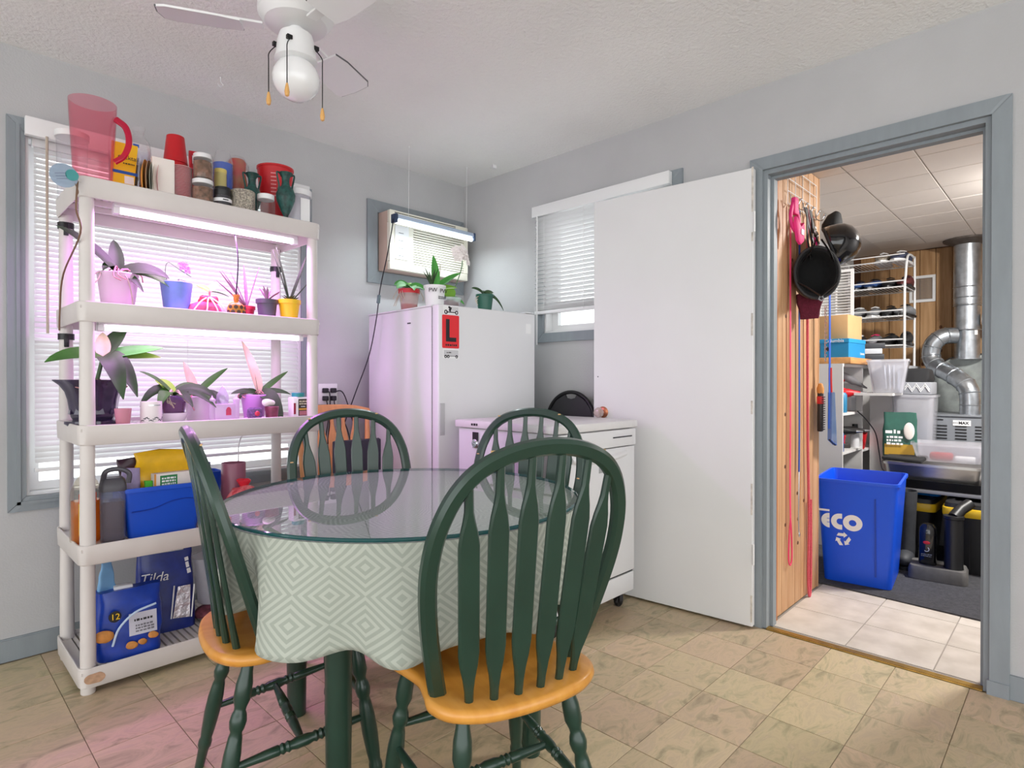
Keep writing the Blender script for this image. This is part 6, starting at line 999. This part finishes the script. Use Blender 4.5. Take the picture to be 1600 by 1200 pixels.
p = thing('red_toolbox', 'small red open toolbox sticking out of the cabinet', 'toolbox', (4.91, 1.205, .6165), 10); obj('tray', rtub(.17, .12, .20, .15, .11, .012, .003), 'red_plastic', p); obj('badge', box(-.0945, -.0935, -.02, .02, .04, .07), 'print_white', p, smooth=0); obj('tape_roll', xf(lathe([(.025, -.02), (.05, -.02), (.05, .02), (.025, .02), (.025, -.02)], 20), (.02, 0, .10), (80, 0, 40)), 'black_plastic', p)
for k, (x, z, c, lb) in enumerate(((4.45, .8965, (40, 120, 160), 'small blue spray can on the upper cabinet shelf'), (4.38, .6365, (60, 90, 150), 'blue-labelled can on the middle cabinet shelf'), (4.42, .3165, (70, 110, 150), 'blue and white can on the lower cabinet shelf'), (4.50, .3165, (200, 200, 204), 'silver can on the lower cabinet shelf'), (4.57, .3165, (120, 130, 60), 'olive can on the lower cabinet shelf'), (4.76, .6365, (220, 220, 222), 'white tube on the middle cabinet shelf'))):
    t = thing('spray_can', lb, 'can', (x, 1.17, z)); obj('can', lathe([(0, 0), (.026, 0), (.028, .004), (.028, .12), (.018, .135), (0, .136)], 16), mat('can%d' % k, c, .4), t); obj('cap', lathe([(0, .1362), (.02, .1362), (.018, .165), (0, .166)], 14), 'black_plastic' if k % 2 else 'red_plastic', t)
one('orange_case', box(-.07, .07, -.07, .05, 0, .13, .006), mat('case_black', (34, 32, 32), .5), 'black cardboard carton on the lower cabinet shelf', 'box', (4.70, 1.22, .3165)); one('tool_carton', box(-.16, .16, -.09, .12, 0, .19, .003), mat('carton_dark', (44, 42, 40), .6), 'dark product carton on the lowest cabinet shelf', 'box', (4.52, 1.26, .0465)); one('brown_carton', box(-.06, .06, -.06, .06, 0, .15, .003), 'cardboard', 'open brown carton beside the dark product carton', 'box', (4.73, 1.20, .0465))
tag(obj('tool_cable', tube(cr([(4.62, 1.12, .90), (4.68, 1.08, .84), (4.80, 1.05, .74), (4.86, 1.04, .60), (4.84, 1.02, .50), (4.80, .99, .47)], 6), .004, 6), 'black_cord'), 'black tool cable hanging out of the cabinet', 'cable')
one('grey_tote_bag', bag(.16, .08, .26, .03, .9, .1, 41, amp=.008), mat('bag_slate', (120, 132, 150), .7), 'soft grey bag below the red toolbox', 'bag', (4.88, 1.045, .0085), -80)
# louvred panel and wire shoe rack with shoes
lv = thing('louvred_panel', 'small white louvred shutter leaning behind the shoe rack', 'shutter', (4.82, 1.315, cz + .0428)); obj('frame', join(box(-.008, .008, -.12, -.10, 0, .66), box(-.008, .008, .10, .12, 0, .66), box(-.008, .008, -.10, .10, 0, .02), box(-.008, .008, -.10, .10, .64, .66)), 'white_plastic', lv, smooth=0)
for k in range(29): obj('louver', xf(box(-.007, .007, -.0995, .0995, -.0025, .0025), (0, 0, .034 + .021 * k), (0, 35, 0)), 'white_plastic', lv, smooth=0)
sr = thing('shoe_rack', 'white wire shoe rack stacked with shoes above the cabinet', 'shoe rack', (0, 0, 0)); rx0, rx1, ry0, ry1 = 5.22, 5.58, .955, 1.42; rz = [1.38, 1.60, 1.82, 2.02]
T_ = lambda pts, r=.008: tube(cr(pts, 4), r, 8)
for y in (ry0, ry1): obj('side_frame', T_([(rx0, y, 1.228), (rx0, y, 1.80), (rx0 + .03, y + (0 if y == ry1 else .0), 1.90), (rx0 + .10, y, 2.06), (rx1 - .05, y, 2.08), (rx1, y, 2.0), (rx1, y, 1.228)], .0085), 'white_plastic', sr)
for z in rz: 
    rk = obj('rack_rail', join(*[W_((x, ry0, z + d), (x, ry1, z + d), .005) for x, d in ((rx0, 0), (rx0, .045), (rx1, 0))], W_((rx0, ry0, z), (rx1, ry0, z), .004), W_((rx0, ry1, z), (rx1, ry1, z), .004)), 'white_plastic', sr); obj('wire_deck', join(*[W_((rx0, ry0 + .012 + .026 * k, z), (rx1, ry0 + .012 + .026 * k, z), .002) for k in range(18)]), 'white_plastic', rk)
one('rack_stand', box(-.20, .22, -.27, .245, 0, 1.226, .003), 'bench_grey', 'tall grey unit under the wire shoe rack', 'cabinet', (5.53 - .02, 1.205, .0008)) 
def shoe(label, loc, rot, m, m2='print_white', s=1.0, hi=0.0):
    t = thing('shoe', label, 'shoe', loc, rot, 'shoes on the wire rack'); L = [(-.12, .030, .03 + hi), (-.10, .036, .062 + hi), (-.05, .038, .070 + hi), (0, .038, .062), (.05, .042, .048), (.09, .043, .042), (.125, .034, .035), (.14, .014, .022)]
    obj('upper', xf(rings([[(x, w * math.cos(2 * PI * i / 14), .014 + max(0, h * (.5 + .5 * math.sin(2 * PI * i / 14)))) for i in range(14)] for x, w, h in L]), sc=s), m, t); obj('sole', xf(prism([(-.128, -.03), (-.10, -.04), (.0, -.040), (.09, -.046), (.135, -.025), (.148, 0), (.135, .025), (.09, .046), (0, .040), (-.10, .040), (-.128, .03)], 0, .016), sc=s), m2, t); obj('laces', xf(join(*[tube([(x, -.022, .082 - .12 * (x + .03)), (x, 0, .090 - .12 * (x + .03)), (x, .022, .082 - .12 * (x + .03))], .003, 5) for x in (-.03, -.01, .01, .03)]), sc=s), m2, t); return t
SH = [mat('shoe_blue', (52, 84, 140), .8, var=.2, vs=30), mat('shoe_black', (34, 34, 36), .7), mat('shoe_grey', (128, 130, 134), .8, var=.15, vs=30), mat('shoe_maroon', (96, 40, 40), .7), mat('shoe_navy', (70, 76, 100), .8), mat('shoe_tan', (160, 150, 136), .8)]
lay = [(3, 4, 'navy trainer on the top deck of the shoe rack', 1.01, 'print_white'), (3, 5, 'pale trainer on the top deck beside the navy one', 1.13, 'print_white'), (2, 0, 'blue shoe at the left of the upper deck', 1.30, 'black_plastic'), (2, 0, 'blue shoe at the middle of the upper deck', 1.19, 'black_plastic'), (2, 1, 'black shoe on the upper deck right of the blue pair', 1.085, 'black_plastic'), (2, 3, 'maroon shoe at the right end of the upper deck', .985, 'black_plastic'), (1, 2, 'grey runner at the left of the middle deck', 1.30, 'print_white'), (1, 2, 'grey runner in the middle of the middle deck', 1.19, 'print_white'), (1, 1, 'black shoe on the middle deck', 1.085, 'black_plastic'), (1, 2, 'light grey shoe at the right end of the middle deck', .985, 'black_plastic'), (0, 1, 'black shoe at the left of the lowest deck', 1.30, 'print_white'), (0, 2, 'grey and pink shoe on the lowest deck', 1.19, mat('sole_pink', (226, 60, 110), .5)), (0, 1, 'black shoe in the middle of the lowest deck', 1.085, 'black_plastic'), (0, 1, 'black boot-like shoe at the right end of the lowest deck', .985, 'black_plastic')]
for k, (d, c, lb, y, so) in enumerate(lay): shoe(lb, (5.41 + .01 * (k % 3), y, rz[d] + .0055), 180 + (-6, 4, 2)[k % 3] + 0, SH[c], so, 1.12, .02 if k in (5, 13) else 0)
# furnace, flue, ducts, vent
fu = thing('furnace', 'grey furnace with vent slots and a flue on top', 'furnace', (0, 0, 0)); FG = mat('furnace_grey', (122, 126, 132), .45, var=.05, vs=4); obj('cabinet', box(5.10, 5.68, .26, .80, .0008, .862, .008), FG, fu); obj('top_flange', box(5.092, 5.688, .255, .805, .862, .872, .002), FG, fu)
for yy in (.71, .60, .49, .38): obj('vent_slot', join(*[box(5.097, 5.1005, yy - .032, yy + .032, .66 + .022 * k, .669 + .022 * k) for k in range(7)]), 'black_plastic', fu, smooth=0)
obj('slot', box(5.097, 5.1005, .70, .76, .835, .843), 'black_plastic', fu, smooth=0); obj('slot', box(5.097, 5.1005, .42, .48, .835, .843), 'black_plastic', fu, smooth=0)
nb_ = obj('name_plate', box(5.0965, 5.0995, .545, .645, .80, .838), 'print_white', fu, smooth=0); text('MAX', .026, 'ink', nb_, (5.0960, .585, .819), SIDE, bold=.001); small_print(.03, .008, 1, 'dark_grey', nb_, (5.0964, .628, .819), (0, 0, -90), 24)
one('black_relay', box(-.025, .025, -.03, .03, 0, .07, .004), 'black_plastic', 'small black relay box on top of the furnace', 'box', (5.13, .77, .8725))
fl2 = thing('flue_pipe', 'shiny curved metal flue rising from the furnace', 'duct', (0, 0, 0)); path = cr([(5.32, .575, .8725), (5.32, .575, 1.0), (5.34, .60, 1.08), (5.44, .70, 1.16), (5.54, .80, 1.22), (5.58, .845, 1.30), (5.58, .83, 1.40), (5.60, .77, 1.455), (5.64, .70, 1.46)], 4); obj('pipe', tube(path, .062, 20), 'galvanised', fl2)
for i in range(2, len(path) - 1, 3):
    t_ = (path[i + 1] - path[i - 1]).normalized(); q = Vector((0, 0, 1)).rotation_difference(t_); g = lathe([(.0625, -.004), (.0665, 0), (.0625, .004), (.0625, -.004)], 20); obj('seam', ([tuple(q @ Vector(v) + path[i]) for v in g[0]], g[1]), 'galvanised', fl2)
du = thing('vertical_duct', 'tall round metal duct running up to the ceiling', 'duct', (5.70, .635, 0)); obj('lower_pipe', lathe([(0, 1.285), (.082, 1.285), (.082, 1.72), (0, 1.72)], 28), 'galvanised', du); obj('upper_pipe', lathe([(.084, 1.70), (.087, 1.70), (.087, UH - .001), (.084, UH - .001), (.084, 1.70)], 28), 'galvanised', du); obj('end_flange', lathe([(0, 1.277), (.098, 1.277), (.098, 1.2848), (0, 1.2848)], 28), 'galvanised', du)
for z in (1.50, 1.69, 1.75, 1.83): obj('seam_ring', lathe([(.0872, z - .005), (.0905, z), (.0872, z + .005), (.0872, z - .005)], 28), 'galvanised', du)
obj('ceiling_collar', lathe([(.0875, UH - .045), (.12, UH - .03), (.155, UH - .012), (.155, UH - .001), (.0875, UH - .001), (.0875, UH - .045)], 28), mat('rust_metal', (96, 88, 82), .6, .5, var=.3, vs=20), du); obj('duct_sticker', xf(box(-.012, .012, -.0008, 0, 0, .04), (-.06, -.06, 1.46), (0, 0, -45)), 'print_white', du, smooth=0)
sd = thing('branch_duct', 'short horizontal round duct leaving the tall duct', 'duct', (0, 0, 0)); obj('pipe', tube([(5.70, .545, 1.575), (5.70, .0, 1.575)], .046, 20), 'galvanised', sd)
bl_ = thing('blower_housing', 'round galvanised blower housing behind the furnace flue', 'blower', (5.78, .60, 0)); obj('drum', xf(lathe([(0, -.08), (.33, -.08), (.335, -.07), (.335, .07), (.33, .08), (0, .08)], 40), (0, 0, .98), (0, 90, 0)), mat('drum_zinc', (150, 156, 154), .55, .5, var=.35, vs=9), bl_)
obj('band', xf(lathe([(.3355, -.05), (.345, -.05), (.345, .05), (.3355, .05), (.3355, -.05)], 40), (0, 0, .98), (0, 90, 0)), 'black_metal', bl_)
vg = thing('vent_grille', 'white framed wall vent on the pine back wall', 'vent', (UX1 - .0148, .955, 1.875)); obj('frame', join(box(-.012, 0, -.09, .09, -.11, -.088), box(-.012, 0, -.09, .09, .088, .11), box(-.012, 0, -.09, -.07, -.088, .088), box(-.012, 0, .07, .09, -.088, .088)), 'white_plastic', vg, smooth=0); obj('screen', join(*[box(-.006, -.003, -.0699, .0699, -.085 + .012 * k, -.079 + .012 * k) for k in range(15)]), mat('vent_grey', (130, 128, 126), .6), vg, smooth=0)
one('white_carton', box(-.06, .06, -.06, .06, 0, .18, .003), 'print_white', 'white carton at the right end of the bench', 'box', (4.42, .35, .4525)); one('dark_shoes', rough_up(box(-.10, .10, -.10, .10, 0, .09, .02), .02, 14, 6), 'shoe_black', 'heap of dark gloves on the clear bin lid', 'gloves', (4.985, .85, 1.1025))
